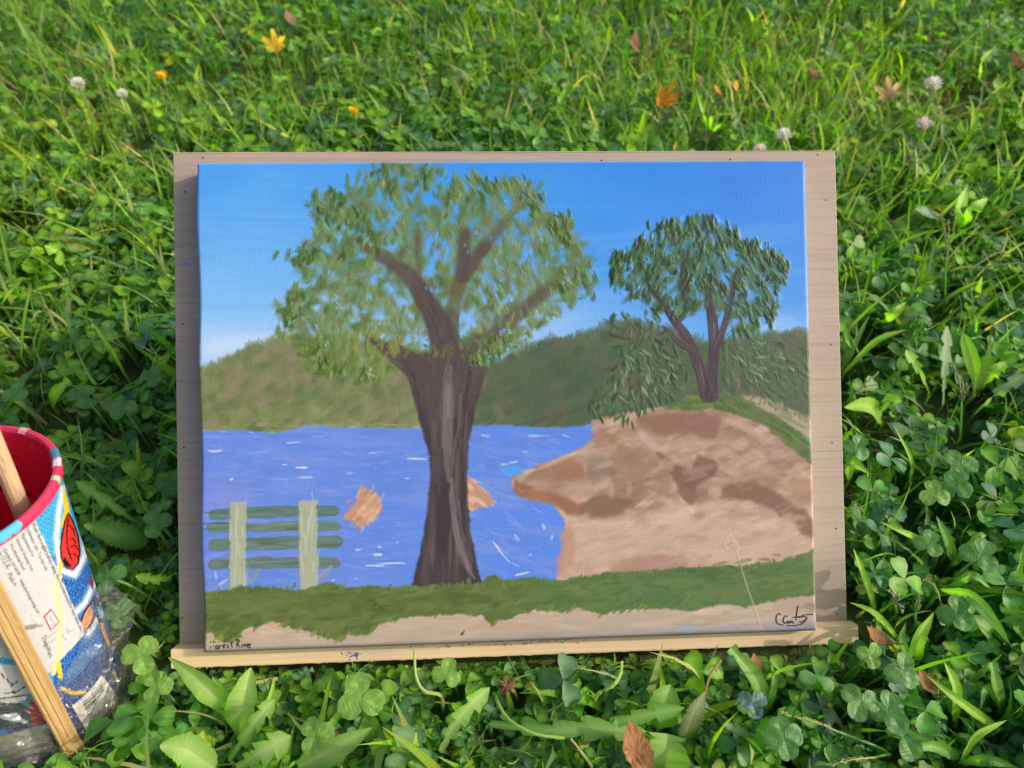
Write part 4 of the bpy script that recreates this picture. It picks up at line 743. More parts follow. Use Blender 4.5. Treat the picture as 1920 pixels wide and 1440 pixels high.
# price sticker with bars
M_STK = plain('sticker_paper',(.62,.60,.55),.55); Y_ = lambda x,y: (x*280/1440,1160+y*280/1440)
st = cup_quad('price_sticker',[Y_(680,830),Y_(960,540),Y_(1130,770),Y_(850,1120)],M_STK,.0012)
r = np.random.default_rng(8)
A0,A1,B1,B0 = [np.array(Y_(*p)) for p in [(780,800),(960,625),(1060,880),(880,1040)]]
for k in range(15):
    a = k/15; b = a+r.uniform(.015,.045); e = .0; l = .55 if 3 < k < 6 else .98
    cup_quad('bar',[A0+(B0-A0)*a,A1+(B1-A1)*a,A1+(B1-A1)*b,A0+(B0-A0)*b] if l > .9 else [A0+(B0-A0)*a,A0+(B0-A0)*a+((A1+(B1-A1)*a)-(A0+(B0-A0)*a))*l,A0+(B0-A0)*b+((A1+(B1-A1)*b)-(A0+(B0-A0)*b))*l,A0+(B0-A0)*b],M_INK,.0014,st)
# ---------------------------------------------------------------- brush handle standing in the cup
p_in = CB+AX*.02+CU*.012; bh = empty('brush_handle',p_in,'round bare wooden brush handle standing in the cup','brush')
p_rim = CO+ray(22,910)*0.0; 
d0 = ray(20,905); # where it crosses the mouth plane
lam = ((CUP_T-CO)@AX)/(d0@AX); pm = CO+d0*lam; dirv = pm-AX*0
pa = CB+AX*.012+CU*.0265+CV*.004; dv = pm-pa; pb = pm+dv*.45
mb = MB(); ts_ = np.linspace(0,1,12); mb.tube([pa+(pb-pa)*t-p_in for t in ts_],[.0036+.0004*math.sin(3*t) for t in ts_],14); mb.build('handle',M_HANDLE,bh)
mb = MB(); mb.tube([pb-p_in,pb+(pb-pa)/np.linalg.norm(pb-pa)*.012-p_in],[.0035,.0015],14); mb.build('tip',M_RIM,bh)
# ---------------------------------------------------------------- split wooden stick leaning on the front of the cup
def on_cup(px, py, off): f,t = px2cup(px,py); return CB+cpt(np.float64(f),np.float64(t),off)
q1 = on_cup(20,1180,.0050); q0 = np.array(at(152,1432,.004)); dq = q1-q0; Ls = np.linalg.norm(dq)*1.55; dq /= np.linalg.norm(dq)
nrm = np.cross(dq,[0,0,1]); vv_ = CO-q1; nrm = vv_-dq*(vv_@dq); nrm /= np.linalg.norm(nrm); sdv = np.cross(nrm,dq)
stick = empty('wooden_stick',q0,'flat ridged yellow wooden stick leaning across the front of the cup','stick')
stick.matrix_world = Matrix(((dq[0],sdv[0],nrm[0],q0[0]),(dq[1],sdv[1],nrm[1],q0[1]),(dq[2],sdv[2],nrm[2],q0[2]),(0,0,0,1)))
mb = MB(); n = 40; prof = [(a*.84,b) for a,b in [(-.0055,-.0018),(-.0056,.0009),(-.0046,.0016),(-.0030,.0014),(-.0026,.0017),(-.0008,.0018),(-.0003,.0013),(.0012,.0017),(.0028,.0016),(.0033,.0012),(.0047,.0016),(.0056,.0008),(.0055,-.0018)]]
r = np.random.default_rng(3); V = []; F = []; m_ = len(prof)
for i,x in enumerate(np.linspace(-.004,Ls,n)):
    j = r.normal(0,.00008,m_)
    for k,(a,b) in enumerate(prof): V.append((x,a*(1+.02*math.sin(i*.5)),b+j[k]))
for i in range(n-1):
    for k in range(m_): F.append((i*m_+k,i*m_+(k+1)%m_,(i+1)*m_+(k+1)%m_,(i+1)*m_+k))
F += [tuple(range(m_)),tuple(range((n-1)*m_,n*m_))[::-1]]
mb.add(V,F); mb.build('shaft',M_STICK,stick)
# ---------------------------------------------------------------- crumpled clear film round the foot of the cup
def mat_film():
    k = NT('clear_film'); v = k.coord(); n = k.noise(v,90,5,.6,1.5); n2 = k.noise(v,260,3,.6,.8); nb = k.bump(n,.12,.003,k.bump(n2,.06,.001))
    g = k.n('BsdfGlossy'); g.inputs['Roughness'].default_value = .06; g.inputs['Color'].default_value = (1,1,1,1); k.L(nb,g.inputs['Normal']); t = k.n('BsdfTransparent'); t.inputs['Color'].default_value = (.95,.96,.96,1)
    fr = k.n('Fresnel'); fr.inputs['IOR'].default_value = 1.3; k.L(nb,fr.inputs['Normal']); m = k.n('MixShader'); k.L(k.math('ADD',k.math('MULTIPLY',fr.outputs[0],.35),.025),m.inputs[0])
    df = k.n('BsdfTranslucent'); df.inputs['Color'].default_value = (.85,.88,.9,1); d2 = k.n('BsdfDiffuse'); d2.inputs['Color'].default_value = (.8,.82,.84,1); mm = k.n('MixShader'); k.L(df.outputs[0],mm.inputs[1]); k.L(d2.outputs[0],mm.inputs[2]); m0 = k.n('MixShader'); m0.inputs[0].default_value = .07; k.L(t.outputs[0],m0.inputs[1]); k.L(mm.outputs[0],m0.inputs[2]); k.L(m0.outputs[0],m.inputs[1]); k.L(g.outputs[0],m.inputs[2])
    return k.done(m)
film = empty('plastic_film',CB,'crumpled clear plastic film wrapped round the foot of the cup','plastic film')
nA,nB = 58,40; V = []; r = np.random.default_rng(6)
from mathutils import noise as mnoise
f_lo,_ = px2cup(-10,1340); f_hi,_ = px2cup(214,1235); ext = (f_hi-f_lo)
nA,nB = 90,64
for i in range(nA):
    side = i/(nA-1); a = f_lo-.2*ext+(ext*1.24)*side
    tmax = .050+.026*side+.008*math.sin(side*9)+.003*mnoise.noise(Vector((side*16,0,0)))
    for j in range(nB):
        s = j/(nB-1); t = tmax*(1-s)+.001*s
        p = cpt(np.float64(a),np.float64(t),.0); out = CU*math.cos(a)+CV*math.sin(a)
        wn = mnoise.noise(Vector((side*3,s*2.5,.4))); w1 = side*9+s*7+wn*4; w2 = side*14-s*6+wn*5+1.3
        fold = max(0,1-abs(((w1)%2.)-1)*2.6)*(.4+.6*mnoise.noise(Vector((side*5,s*4,3.)))) + .55*max(0,1-abs(((w2)%2.)-1)*3.2)
        fl = .0024+.013*s**1.6*(1.15-.7*side)+.0046*fold*(.4+.7*s)+.001*mnoise.noise(Vector((side*30,s*24,0)))
        if side > .88: fl += (side-.88)*.12*max(0,1-abs(s-.3)*2.2)
        V.append(p+out*fl)
F = [(i*nB+j,(i+1)*nB+j,(i+1)*nB+j+1,i*nB+j+1) for i in range(nA-1) for j in range(nB-1)]
V = [(v if (v+CB)[2] > .004 else np.array([v[0],v[1],.004-CB[2]])) for v in V]
F = [x for f in F for x in ((f[0],f[1],f[2]),(f[0],f[2],f[3]))]
mb = MB(); mb.add(V,F); mb.build('film_sheet',mat_film(),film)
# ---------------------------------------------------------------- single plants, flowers and fallen leaves one can pick out
def cr(pts, n):
    P = np.asarray(pts,float); P = np.vstack([2*P[0]-P[1],P,2*P[-1]-P[-2]]); m = len(P)-3; o = []
    for t in np.linspace(0,m-1e-6,n):
        i = int(t)+1; f = t-int(t); a,b,c,d = P[i-1],P[i],P[i+1],P[i+2]; o.append(.5*(2*b+(c-a)*f+(2*a-5*b+4*c-d)*f*f+(3*b-a-3*c+d)*f**3))
    return np.array(o)
def wp(pts): return np.array([at(x,y,z*.001) for x,y,z in pts])
def strip(mb, C, width, style, col, rib, seed=0, face=(0,-.45,.9), fold=.25, cut=False):
    r = np.random.default_rng(seed); n = {'lobed':37,'toothed':33}.get(style,14); C = cr(C,n); S = np.linspace(0,1,n); tg = np.gradient(C,axis=0); tg /= np.linalg.norm(tg,axis=1,keepdims=True)
    nm = np.array(face,float)+r.normal(0,.18,3); sd = np.cross(tg,nm); sd /= np.linalg.norm(sd,axis=1,keepdims=True); nn = np.cross(sd,tg); V = []; K = []; F = []
    sgn = 1 if nn[len(nn)//2]@np.array(face) > 0 else -1; nn = nn*sgn
    nl = r.integers(4,6) if style == 'lobed' else 11
    for i,s in enumerate(S):
        if style == 'oval': w_ = math.sin(math.pi*min(.999,.06+.93*s**.85))**.75*(1 if s > .2 else .35+.65*s/.2)
        elif style == 'lance': w_ = min(1,.25+s*2.2)*(1-s**2.6)
        elif style == 'spoon': w_ = (.22+.78*max(0,min(1,(s-.25)/.35)))*math.sqrt(max(1-s**5,0))
        elif style == 'blade': w_ = min(1,.55+s*2)*(1-s**3.2)
        elif style == 'lobed': e = (.16+.84*s**.75)*(1-s**7); ph_ = (s*nl)%1; w_ = e*(.34+.66*(1-ph_)**.9) if s < .8 else e*.9
        else: e = math.sin(math.pi*min(.99,.08+.9*s**.8))**.8; w_ = e*(.82+.18*(1-(s*nl)%1))
        if cut and s > .9: w_ = max(w_,.75)
        w_ = max(w_,.03)*width*.5; jl,jr = 1+r.normal(0,.05,2); back = .25*w_ if style == 'lobed' and s < .85 else 0; cv = fold*w_; wob = r.normal(0,.015)*w_
        for a,z in ((-jl,cv+wob),(-.10,.0),(0,-.02*w_),(.10,.0),(jr,cv-wob)):
            V.append(C[i]+sd[i]*w_*a+nn[i]*z-tg[i]*back*(abs(a) > .5)); K.append(rib if abs(a) < .2 else np.array(col)*(1+r.normal(0,.012)))
    for i in range(n-1):
        for j in range(4): F.append((i*5+j,i*5+j+1,(i+1)*5+j+1,(i+1)*5+j))
    mb.add(V,F,K)
GC = dict(pale=(0.18,0.33,0.05),mid=(0.095,0.235,0.035),dark=(0.055,0.15,0.035),bright=(0.19,0.36,0.02),silver=(0.13,0.21,0.12),purple=(.105,.12,.06),yellow=(.30,.32,.06),blue=(.07,.15,.07))
RIB = dict(pale=(.34,.42,.16),mid=(.22,.33,.10),dark=(.14,.24,.07),bright=(.32,.44,.09),silver=(.22,.28,.18),purple=(.24,.25,.13),yellow=(.4,.42,.15),blue=(.16,.26,.12))
seedn = [100]
def plant(name, label, cat, leaves, group=None, mat=None, part='leaf'):
    b = wp(leaves[0][0])[0]; o = empty(name,(b[0],b[1],0),label,cat,group); org = np.array([b[0],b[1],0])
    for lf in leaves:
        pts,wd,style,hue = lf[:4]; cut = len(lf) > 4; seedn[0] += 1; P = wp(pts); root = P[0].copy(); root[2] = .0; root[:2] = root[:2]*.85+b[:2]*.15
        if np.linalg.norm(P[0]-root) > .004: 
            mbs = MB(); mbs.tube([root-org,(root*.4+P[0]*.6)-org+[0,0,.002],P[0]-org],[.0011,.001,.0009],5,np.array(RIB[hue])*.8); mbs.build('stalk',M_LEAF,o)
        mb = MB(); strip(mb,P-org,wd*.001,style,GC[hue],RIB[hue],seedn[0],cut=cut,fold=.15 if style in ('lobed','toothed') else .3); mb.build(part,mat or M_LEAF,o)
    return o
L_ = 'leaf'
plant('plantain','plantain with broad pale leaves rising against the left end of the ledge','weed',[([(436,1349,8),(400,1302,30),(360,1266,38),(316,1232,40)],15,'lance','pale'),([(445,1378,6),(455,1320,26),(471,1252,34)],17,'oval','pale'),([(440,1362,8),(416,1300,24),(398,1268,26)],8,'lance','pale'),([(448,1372,8),(500,1325,24),(516,1268,33)],5,'blade','bright')])
plant('dandelion','dandelion with one long jagged leaf lying flat below the middle of the ledge','weed',[([(920,1357,20),(1020,1369,28),(1120,1366,30),(1212,1372,26)],19,'lobed','mid'),([(1110,1364,26),(1190,1346,32),(1283,1327,36)],13,'lobed','mid'),([(826,1408,12),(862,1348,28),(918,1289,34)],16,'lobed','pale')])
plant('dandelion','dandelion with pale lobed leaves at the bottom edge, in front of the plantain','weed',[([(446,1440,16),(490,1412,28),(546,1380,32)],22,'lobed','pale'),([(430,1424,10),(478,1356,32),(516,1312,38)],14,'lobed','pale'),([(400,1440,14),(350,1405,28),(300,1398,32)],18,'toothed','pale')])
plant('grass_shoot','wide pale grass blade pointing right, left of the dead clover tuft','grass',[([(562,1440,12),(630,1405,26),(698,1364,34)],14,'blade','pale'),([(560,1440,10),(600,1360,22),(620,1270,36)],5,'blade','bright'),([(560,1430,8),(640,1330,24),(652,1264,32)],4,'blade','bright')])
plant('mown_leaf','pale mown leaf with thick cut midrib right of the rusty leaf','leaf',[([(1246,1446,8),(1249,1410,26),(1252,1376,32)],24,'oval','pale',1)])
plant('withered_leaf','greyish purple withered leaf standing between pale leaves below the ledge','leaf',[([(1284,1388,10),(1300,1342,26),(1322,1298,32)],13,'toothed','purple')])
plant('round_leaf_weed','round green leaf flecked with white paint below the ledge','weed',[([(1234,1366,10),(1246,1322,28),(1258,1284,32)],18,'oval','mid')])
plant('grass_shoot','folded broad grass blade touching the ledge below the signature','grass',[([(1436,1332,8),(1420,1278,26),(1392,1240,36),(1370,1214,40)],9,'blade','mid',1),([(1440,1330,8),(1452,1280,26),(1446,1240,34)],4,'blade','mid')])
plant('grass_shoot','upright grass shoot hard by the lower right corner of the board','grass',[([(1640,1142,8),(1622,1085,34),(1600,1028,52)],5,'blade','bright'),([(1684,1198,8),(1640,1150,30),(1593,1129,36)],4,'blade','bright'),([(1640,1142,8),(1650,1190,26),(1660,1230,20)],4,'blade','mid')])
plant('grass_shoot','arching grass shoot with long thin blades right of the board foot','grass',[([(1790,1056,10),(1776,1010,38),(1756,968,52)],6.5,'blade','mid'),([(1775,1036,10),(1710,1005,40),(1650,978,46)],4.5,'blade','bright'),([(1784,1060,10),(1830,1010,40),(1850,1004,42)],7,'blade','mid')])
plant('grass_shoot','bent grass stem with one broad drooping blade near the right edge','grass',[([(1766,1106,30),(1817,1117,44),(1860,1160,38),(1896,1212,26)],8.5,'lance','mid'),([(1768,1110,10),(1820,1080,38),(1858,1104,34)],6.5,'blade','mid')])
plant('grass_shoot','short upright broad blade leaning right, above the pair of dark clovers','grass',[([(1714,1246,8),(1722,1200,34),(1751,1148,44)],8,'blade','bright'),([(1706,1240,8),(1690,1200,30),(1698,1168,36)],5,'blade','mid')])
plant('grass_shoot','long diagonal yellow green blade crossing the lower right corner','grass',[([(1874,1368,12),(1800,1315,34),(1737,1266,40)],5,'blade','bright'),([(1790,1350,8),(1792,1290,30),(1770,1240,40)],7,'blade','bright')])
plant('grass_shoot','mown blunt grass blade at the lower right edge','grass',[([(1878,1334,8),(1868,1285,30),(1860,1242,38)],8,'blade','mid',1),([(1880,1330,8),(1850,1290,28),(1838,1330,24)],5,'blade','mid')])
plant('grass_shoot','grass shoot with blades spread flat in the bottom right corner','grass',[([(1796,1420,10),(1750,1398,28),(1700,1406,30)],6.5,'blade','mid'),([(1800,1430,10),(1830,1380,30),(1888,1350,34)],5,'blade','bright'),([(1800,1430,10),(1850,1425,26),(1910,1440,26)],6,'blade','mid')])
plant('dandelion','dandelion with jagged leaves between the cup and the board','weed',[([(256,980,14),(200,940,34),(142,902,44)],14,'lobed','mid'),([(272,1022,12),(220,1000,28),(158,984,38)],19,'toothed','dark'),([(268,1000,12),(290,960,30),(322,940,36)],13,'lobed','mid')])
plant('dandelion','small bright dandelion leaf close to the left edge of the board, lower down','weed',[([(330,1075,16),(298,1086,28),(254,1080,34)],11,'lobed','bright')])
plant('round_leaf_weed','yellow green notched leaf standing tall in the left lawn above the shaded clover','weed',[([(118,494,28),(104,476,42),(84,460,50)],12,'toothed','bright'),([(120,500,20),(150,486,34),(182,470,36)],8,'spoon','mid')])
plant('grass_shoot','folded broad blade catching light in the shaded lawn left of the board','grass',[([(96,758,12),(108,734,36),(130,712,44)],10,'blade','bright',1),([(100,756,12),(150,730,34),(176,740,30)],6,'blade','mid')])
plant('grass_shoot','tall narrow grass blade near the left edge above the cup','grass',[([(40,672,10),(46,600,50),(60,531,74)],4,'blade','bright'),([(4,570,12),(20,548,48),(42,523,60)],5,'blade','bright')])
plant('grass_shoot','slanting yellow green blade left of the middle of the board','grass',[([(236,704,8),(205,650,40),(168,598,60)],4.5,'blade','bright'),([(225,682,8),(205,660,34),(190,640,40)],9,'blade','mid'),([(212,700,8),(180,720,30),(140,650,50)],3.4,'blade','mid')])
plant('dandelion','dandelion rosette with a silvery upright leaf right of the board','weed',[([(1768,758,12),(1771,690,42),(1776,610,58)],17,'lobed','silver'),([(1742,736,12),(1722,692,36),(1698,656,46)],15,'lobed','bright'),([(1826,742,12),(1826,694,38),(1806,624,52)],11,'spoon','bright'),([(1836,732,12),(1862,702,38),(1888,678,46)],13,'lobed','bright')])
plant('dandelion','grey purple dandelion leaf slanting up to the right edge','weed',[([(1828,774,12),(1872,736,42),(1926,700,56)],14,'lobed','silver')])
plant('round_leaf_weed','pair of bright broad leaves beside the right edge of the board','weed',[([(1654,796,10),(1630,762,36),(1584,764,42)],13,'oval','bright'),([(1652,776,14),(1668,750,38),(1692,752,40)],11,'toothed','bright')])
plant('round_leaf_weed','small yellow leaf tip poking out at the right edge of the board above the rock','weed',[([(1592,900,14),(1596,868,36),(1630,888,36)],10,'lance','bright')])
plant('grass_shoot','yellow curved grass blade right of the painted rock','grass',[([(1706,902,10),(1708,862,32),(1675,795,56)],3.6,'blade','bright')])
plant('grass_shoot','bright broad blades leaning out beside the upper right edge of the board','grass',[([(1584,696,14),(1640,640,40),(1698,618,50)],6,'blade','bright'),([(1640,610,14),(1672,590,42),(1700,566,50)],9,'blade','bright'),([(1600,660,14),(1590,640,42),(1582,600,56)],5,'blade','mid')])
plant('round_leaf_weed','lobed bright weed leaves right of the upper board corner','weed',[([(1796,420,16),(1800,392,44),(1812,352,56)],16,'toothed','bright'),([(1800,420,16),(1826,392,44),(1852,372,50)],14,'toothed','bright'),([(1770,410,16),(1742,400,40),(1716,392,46)],18,'toothed','silver')])
plant('grass_shoot','bright upright leaf near the right edge above the fallen maple leaf','grass',[([(1834,150,14),(1840,118,44),(1862,90,58)],13,'lance','bright')])
plant('grass_shoot','spray of yellow green blades above the board, right of the orange leaf','grass',[([(1330,250,10),(1336,220,42),(1380,212,52)],6,'blade','bright'),([(1330,250,10),(1318,210,46),(1306,168,64)],6,'blade','bright'),([(1332,252,10),(1350,235,36),(1362,236,40)],5,'blade','bright')])
plant('grass_shoot','dark broad leaf beside the yellow maple leaf in the background','grass',[([(552,118,12),(552,100,40),(546,76,52)],15,'oval','mid'),([(580,140,12),(605,120,36),(618,108,40)],14,'oval','mid')])
plant('round_leaf_weed','large dark rounded leaf in the upper left lawn','weed',[([(90,60,14),(96,40,44),(100,20,56)],20,'oval','dark')])
plant('grass_shoot','light upright blade behind the upper left corner of the board','grass',[([(190,322,10),(192,300,40),(194,268,62)],4.5,'blade','bright'),([(175,262,10),(178,245,40),(176,226,52)],6,'blade','bright')])
plant('grass_shoot','curved blue green blades at the left, below the twin seed stalks','grass',[([(130,370,10),(140,350,42),(120,348,54)],6,'blade','blue'),([(10,400,10),(30,370,44),(24,340,56)],9,'blade','blue'),([(40,405,10),(60,380,40),(88,372,44)],9,'blade','mid')])
# --- seed stalks
def seed_stalk(label, stem, tips, hue=(.30,.34,.16), dens=16):
    S = wp(stem); b = S[0]; org = np.array([b[0],b[1],0]); o = empty('seed_stalk',org,label,'seed head')
    mb = MB(); C = cr(np.vstack([[b[0],b[1],0],S]),8); mb.tube(C-org,np.linspace(.0011,.0007,8),5,(.16,.27,.08)); mb.build('stem',M_LEAF,o); r = np.random.default_rng(len(label))
    for t in tips:
        e = at(t[0],t[1],t[2]*.001); A = S[-1]; mid = (A+e)/2+np.array([0,0,.003]); C = cr([A,mid,e],9); mb = MB(); mb.tube(C-org,np.linspace(.0005,.0003,9),4,hue)
        for k in range(dens):
            s = .12+.86*k/dens; p = A+(e-A)*s+np.array([0,0,.003*math.sin(math.pi*s)])-org; d = (e-A)/np.linalg.norm(e-A); q = np.cross(d,r.normal(size=3)); q /= np.linalg.norm(q); l = .0026*r.uniform(.8,1.3); w_ = np.cross(d,q)*.00055
            c0 = p+q*.0004; mb.add([c0,c0+d*l*.5+q*.0007+w_,c0+d*l+q*.0006,c0+d*l*.5+q*.0007-w_],[(0,1,2,3)],np.array(hue)*r.uniform(.8,1.25))
        mb.build('spike',M_DRY,o)
    return o
seed_stalk('tall branched seed stalk right of the board, level with the far painted tree',[(1770,575,12),(1774,488,58)],[(1763,402,92),(1778,412,92),(1793,398,96),(1838,424,76)])
seed_stalk('pale forked seed stalk just right of the upper board corner',[(1690,384,15),(1706,318,56)],[(1708,254,74),(1729,280,72),(1748,288,68)])
seed_stalk('upright seed stalk in the dandelion rosette right of the board',[(1800,818,12),(1803,752,46)],[(1786,680,70),(1800,706,66),(1814,722,62)])
seed_stalk('long slanting seed stalk across the shaded lawn left of the board',[(15,576,20),(105,542,42)],[(216,516,56),(140,504,62)])
seed_stalk('paired straw coloured seed stalks pointing up left of the yellow flower',[(262,240,14),(244,214,44)],[(178,172,62),(196,168,60)],(.42,.38,.16))
seed_stalk('single straw coloured stalk leaning left of the yellow flower',[(246,178,16),(232,158,46)],[(200,112,76)],(.42,.38,.16))
seed_stalk('straw coloured stalk lying slanted near the left edge',[(74,262,14),(60,244,36)],[(8,198,52)],(.42,.38,.16))
seed_stalk('upright forked seed stalk left of the yellow maple leaf',[(384,124,12),(382,104,46)],[(362,52,82),(378,58,80)])
seed_stalk('thin seed spike pointing right beside the right board edge',[(1584,756,20),(1600,742,40)],[(1648,699,54)])
seed_stalk('long flat seed spike reaching the right edge above the silvery leaf',[(1790,520,20),(1815,508,44)],[(1925,494,56),(1880,470,56)])
seed_stalk('seed spike lying across the grass in the lower right, below the sprig of clover',[(1660,1408,12),(1572,1372,26)],[(1466,1338,34)],(.40,.40,.17),22)
seed_stalk('short seed spike at the bottom edge, lower right',[(1668,1414,10),(1640,1420,26)],[(1556,1434,30)],(.40,.40,.17),18)
seed_stalk('dry pale seed tuft beside the lower right board corner',[(1680,1150,10),(1678,1132,40)],[(1662,1106,52),(1674,1108,54),(1686,1118,52),(1690,1146,44)],(.42,.42,.26),9)
seed_stalk('thin upright spike right of the dry seed tuft',[(1716,1172,10),(1716,1150,36)],[(1720,1112,54)])
seed_stalk('leaning spike above the bent grass stem near the right edge',[(1770,1160,12),(1764,1130,38)],[(1738,1086,52)])
seed_stalk('pale seed stalk standing in front of the far shade, top right of the board',[(1320,290,14),(1322,280,40)],[(1332,252,70)])
seed_stalk('slender stalk with tiny seeds behind the right half of the top edge',[(1500,270,12),(1510,240,44)],[(1576,216,60)],(.22,.28,.12))
seed_stalk('pair of thin stalks above the white clover flower at the right edge',[(1790,182,12),(1800,160,40)],[(1806,140,62),(1820,150,56)])
# --- flowers
def clover_flower(label, px, py, z, size0, tint=(.93,.93,.88)):
    size = size0*.86; c = at(px,py,z); org = np.array([c[0],c[1]-.006,0]); o = empty('clover_flower',org,label,'flower'); r = np.random.default_rng(int(px)); mb = MB(); mb.tube(cr([[0,0,0],[.001,.002,z*.55],c-org],7),.0009,5,(.12,.22,.06)); mb.build('stem',M_LEAF,o); mb = MB()
    for k in range(58):
        t = (k+.5)/58; zz = 1-1.75*t; a = k*2.39996; rr_ = math.sqrt(max(0,1-zz*zz)); d = np.array([rr_*math.cos(a),rr_*math.sin(a),zz*.85+.12]); low = zz < -.45; d2 = d+np.array([0,0,.35]) if not low else d+np.array([0,0,-.7])
        d2 = d2/np.linalg.norm(d2); p0 = c-org+d*size*.28; p1 = p0+d2*size*.42*r.uniform(.85,1.15); s = np.cross(d2,[.2,.1,1]); s /= np.linalg.norm(s)+1e-9; u2 = np.cross(d2,s); w_ = size*.085; m = (p0+p1)/2
        cc = np.array(tint)*r.uniform(.9,1.08) if not low else np.array((.46,.34,.22))*r.uniform(.8,1.2); g0 = np.array((.5,.55,.3))
        mb.add([p0,m+s*w_,m-s*w_,m+u2*w_,p1+u2*w_*.4,p1-s*w_*.3],[(0,1,3),(0,3,2),(1,4,3),(2,3,4),(1,5,4),(2,4,5)],[g0*.6+cc*.4,cc,cc,cc,cc,cc])
    mb.build('flower_head',M_PETAL,o); return o
clover_flower('white clover flower at the right edge with browning lower florets',1748,160,.072,.017)
clover_flower('pinkish white clover flower below the tan maple leaf',1730,234,.066,.014,(.90,.76,.78))
clover_flower('white clover flower just above the right half of the board top',1468,254,.064,.014)
clover_flower('clover flower half hidden behind the top edge of the board',1424,282,.058,.012,(.92,.82,.80))
clover_flower('white clover flower with a brown underside near the left edge',146,158,.072,.014)
clover_flower('small white clover flower right of the browned one in the left lawn',229,177,.060,.011)
clover_flower('faded tan clover flower right of the orange leaf',1312,151,.070,.009,(.55,.44,.30))
def yellow_flower(label, px, py, z, size):
    c = at(px,py,z); org = np.array([c[0],c[1]-.004,0]); o = empty('yellow_flower',org,label,'flower'); r = np.random.default_rng(int(px)); mb = MB(); mb.tube(cr([[0,0,0],[-.001,.001,z*.5],c-org],8),.0007,5,(.16,.24,.08)); mb.build('stem',M_LEAF,o)
    mb = MB(); mb.tube([c-org,c-org+[0,0,size*.35],c-org+[0,0,size*.6]],[.0009,size*.2,size*.16],8,(.20,.24,.07)); mb.build('calyx',M_LEAF,o); mb = MB()
    for k in range(34):
        a = k*2.4; op = .15+.55*(k/34); d = np.array([math.sin(op)*math.cos(a),math.sin(op)*math.sin(a),math.cos(op)]); p = c-org+np.array([0,0,size*.5])+d*[size*.12,size*.12,0]; s = np.array([-math.sin(a),math.cos(a),0])*size*.07; e = p+d*size*r.uniform(.5,.7)
        mb.add([p-s*.5,p+s*.5,e+s,e-s],[(0,1,2,3)],np.array((.98,.64,.02))*r.uniform(.85,1.1))
    mb.build('petals',M_PETAL,o)
yellow_flower('small yellow flower on a thin stem in the left lawn',311,163,.085,.014); yellow_flower('half open yellow flower just behind the top edge of the board',667,228,.072,.013)
# --- fallen leaves
def maple_outline(r):
    lob = [(90,1.0),(38,.92),(-8,.62),(142,.92),(188,.62)]; pts = []
    for a in range(-70,250,4):
        v = .40
        for c,l in lob:
            d = abs((a-c+180)%360-180); v = max(v,l*(1-(d/36.)**1.3) if d < 36 else 0, .40)
            if 9 < d < 15: v = max(v,l*.62)
        pts.append((a,v*r.uniform(.94,1.04)))
    pts.append((262,.10)); pts.append((278,.10))
    return pts
def fallen_leaf(label, px, py, z, size, col, shape='maple', rot=0., pitch=.4, roll=.0, curl=.5, cat='fallen leaf', spots=None):
    r = np.random.default_rng(int(px*3+py)); c = at(px,py,z); o = empty('fallen_leaf',c,label,cat)
    if shape == 'maple': ol = [(rho*math.cos(rad(a)),rho*math.sin(rad(a))) for a,rho in maple_outline(r)]
    else: ol = [(.42*math.sin(math.pi*t)**.8*(1+.10*((k*7)%3-1)),1.6*t-.8) for k,t in enumerate(np.linspace(0,1,16))]+[(-.42*math.sin(math.pi*t)**.8*(1+.10*((k*5)%3-1)),1.6*t-.8) for k,t in enumerate(np.linspace(1,0,16)[1:-1])]
    ol = np.array(ol)*size*.5; n = len(ol); V = []; F = []; K = []
    R_ = Matrix.Rotation(rot,3,'Z')@Matrix.Rotation(pitch,3,'X')@Matrix.Rotation(roll,3,'Y')
    def bend(x, y): return curl*(x*x*.9+.5*y*y)/size*1.4+.05*size*math.sin(x/size*9+y/size*5)
    rings = [.0,.4,.75,1.0]
    V.append((0,0,bend(0,0))); K.append(np.array(col)*.9)
    for q_ in rings[1:]:
        for x,y in ol: V.append((x*q_,y*q_,bend(x*q_,y*q_)+r.normal(0,.008)*size*q_)); K.append(np.array(col)*(1+r.normal(0,.10))*(1.06-.22*(q_ > .9)) if spots is None or r.random() > .22 else np.array(spots)*r.uniform(.7,1.2))
    for i in range(n): F.append((0,1+i,1+(i+1)%n))
    for k in range(2):
        for i in range(n): a = 1+k*n+i; b = 1+k*n+(i+1)%n; F.append((a,a+n,b+n,b))
    mb = MB(); mb.add([tuple(R_@Vector(v)) for v in V],F,K); mb.build('blade',M_DRY,o)
    mb = MB(); q = np.array([R_@Vector((0,-size*s,bend(0,-size*s)-.001)) for s in (.0,.3,.62)]); q[-1][2] -= .006; mb.tube(q,[.0006,.0006,.0004],5,np.array(col)*.7); mb.build('leaf_stalk',M_DRY,o)
    return o
fallen_leaf('yellow maple leaf with dark veins in the background left',516,86,.050,.040,(.60,.42,.03),'maple',.3,.85,.2,.4,spots=(.22,.14,.02))
fallen_leaf('orange maple leaf folded upright behind the board',1243,188,.048,.046,(.50,.24,.025),'maple',-.5,1.0,.9,1.3,spots=(.35,.09,.02))
fallen_leaf('tan maple leaf lying near the white clover flower at the right',1666,178,.056,.042,(.50,.38,.16),'maple',.25,.75,-.1,.3,spots=(.48,.28,.06))
fallen_leaf('curled brown leaf above the board to the right',1521,142,.050,.032,(.22,.12,.06),'oval',1.2,.5,.3,2.4)
fallen_leaf('brown curled leaf cut by the right edge of the picture',1905,122,.054,.046,(.20,.12,.08),'oval',1.9,.6,.3,1.6)
fallen_leaf('small tan yellow leaf lying flat between the orange and curled brown leaves',1345,170,.046,.028,(.45,.24,.05),'oval',1.4,.7,.2,.7)
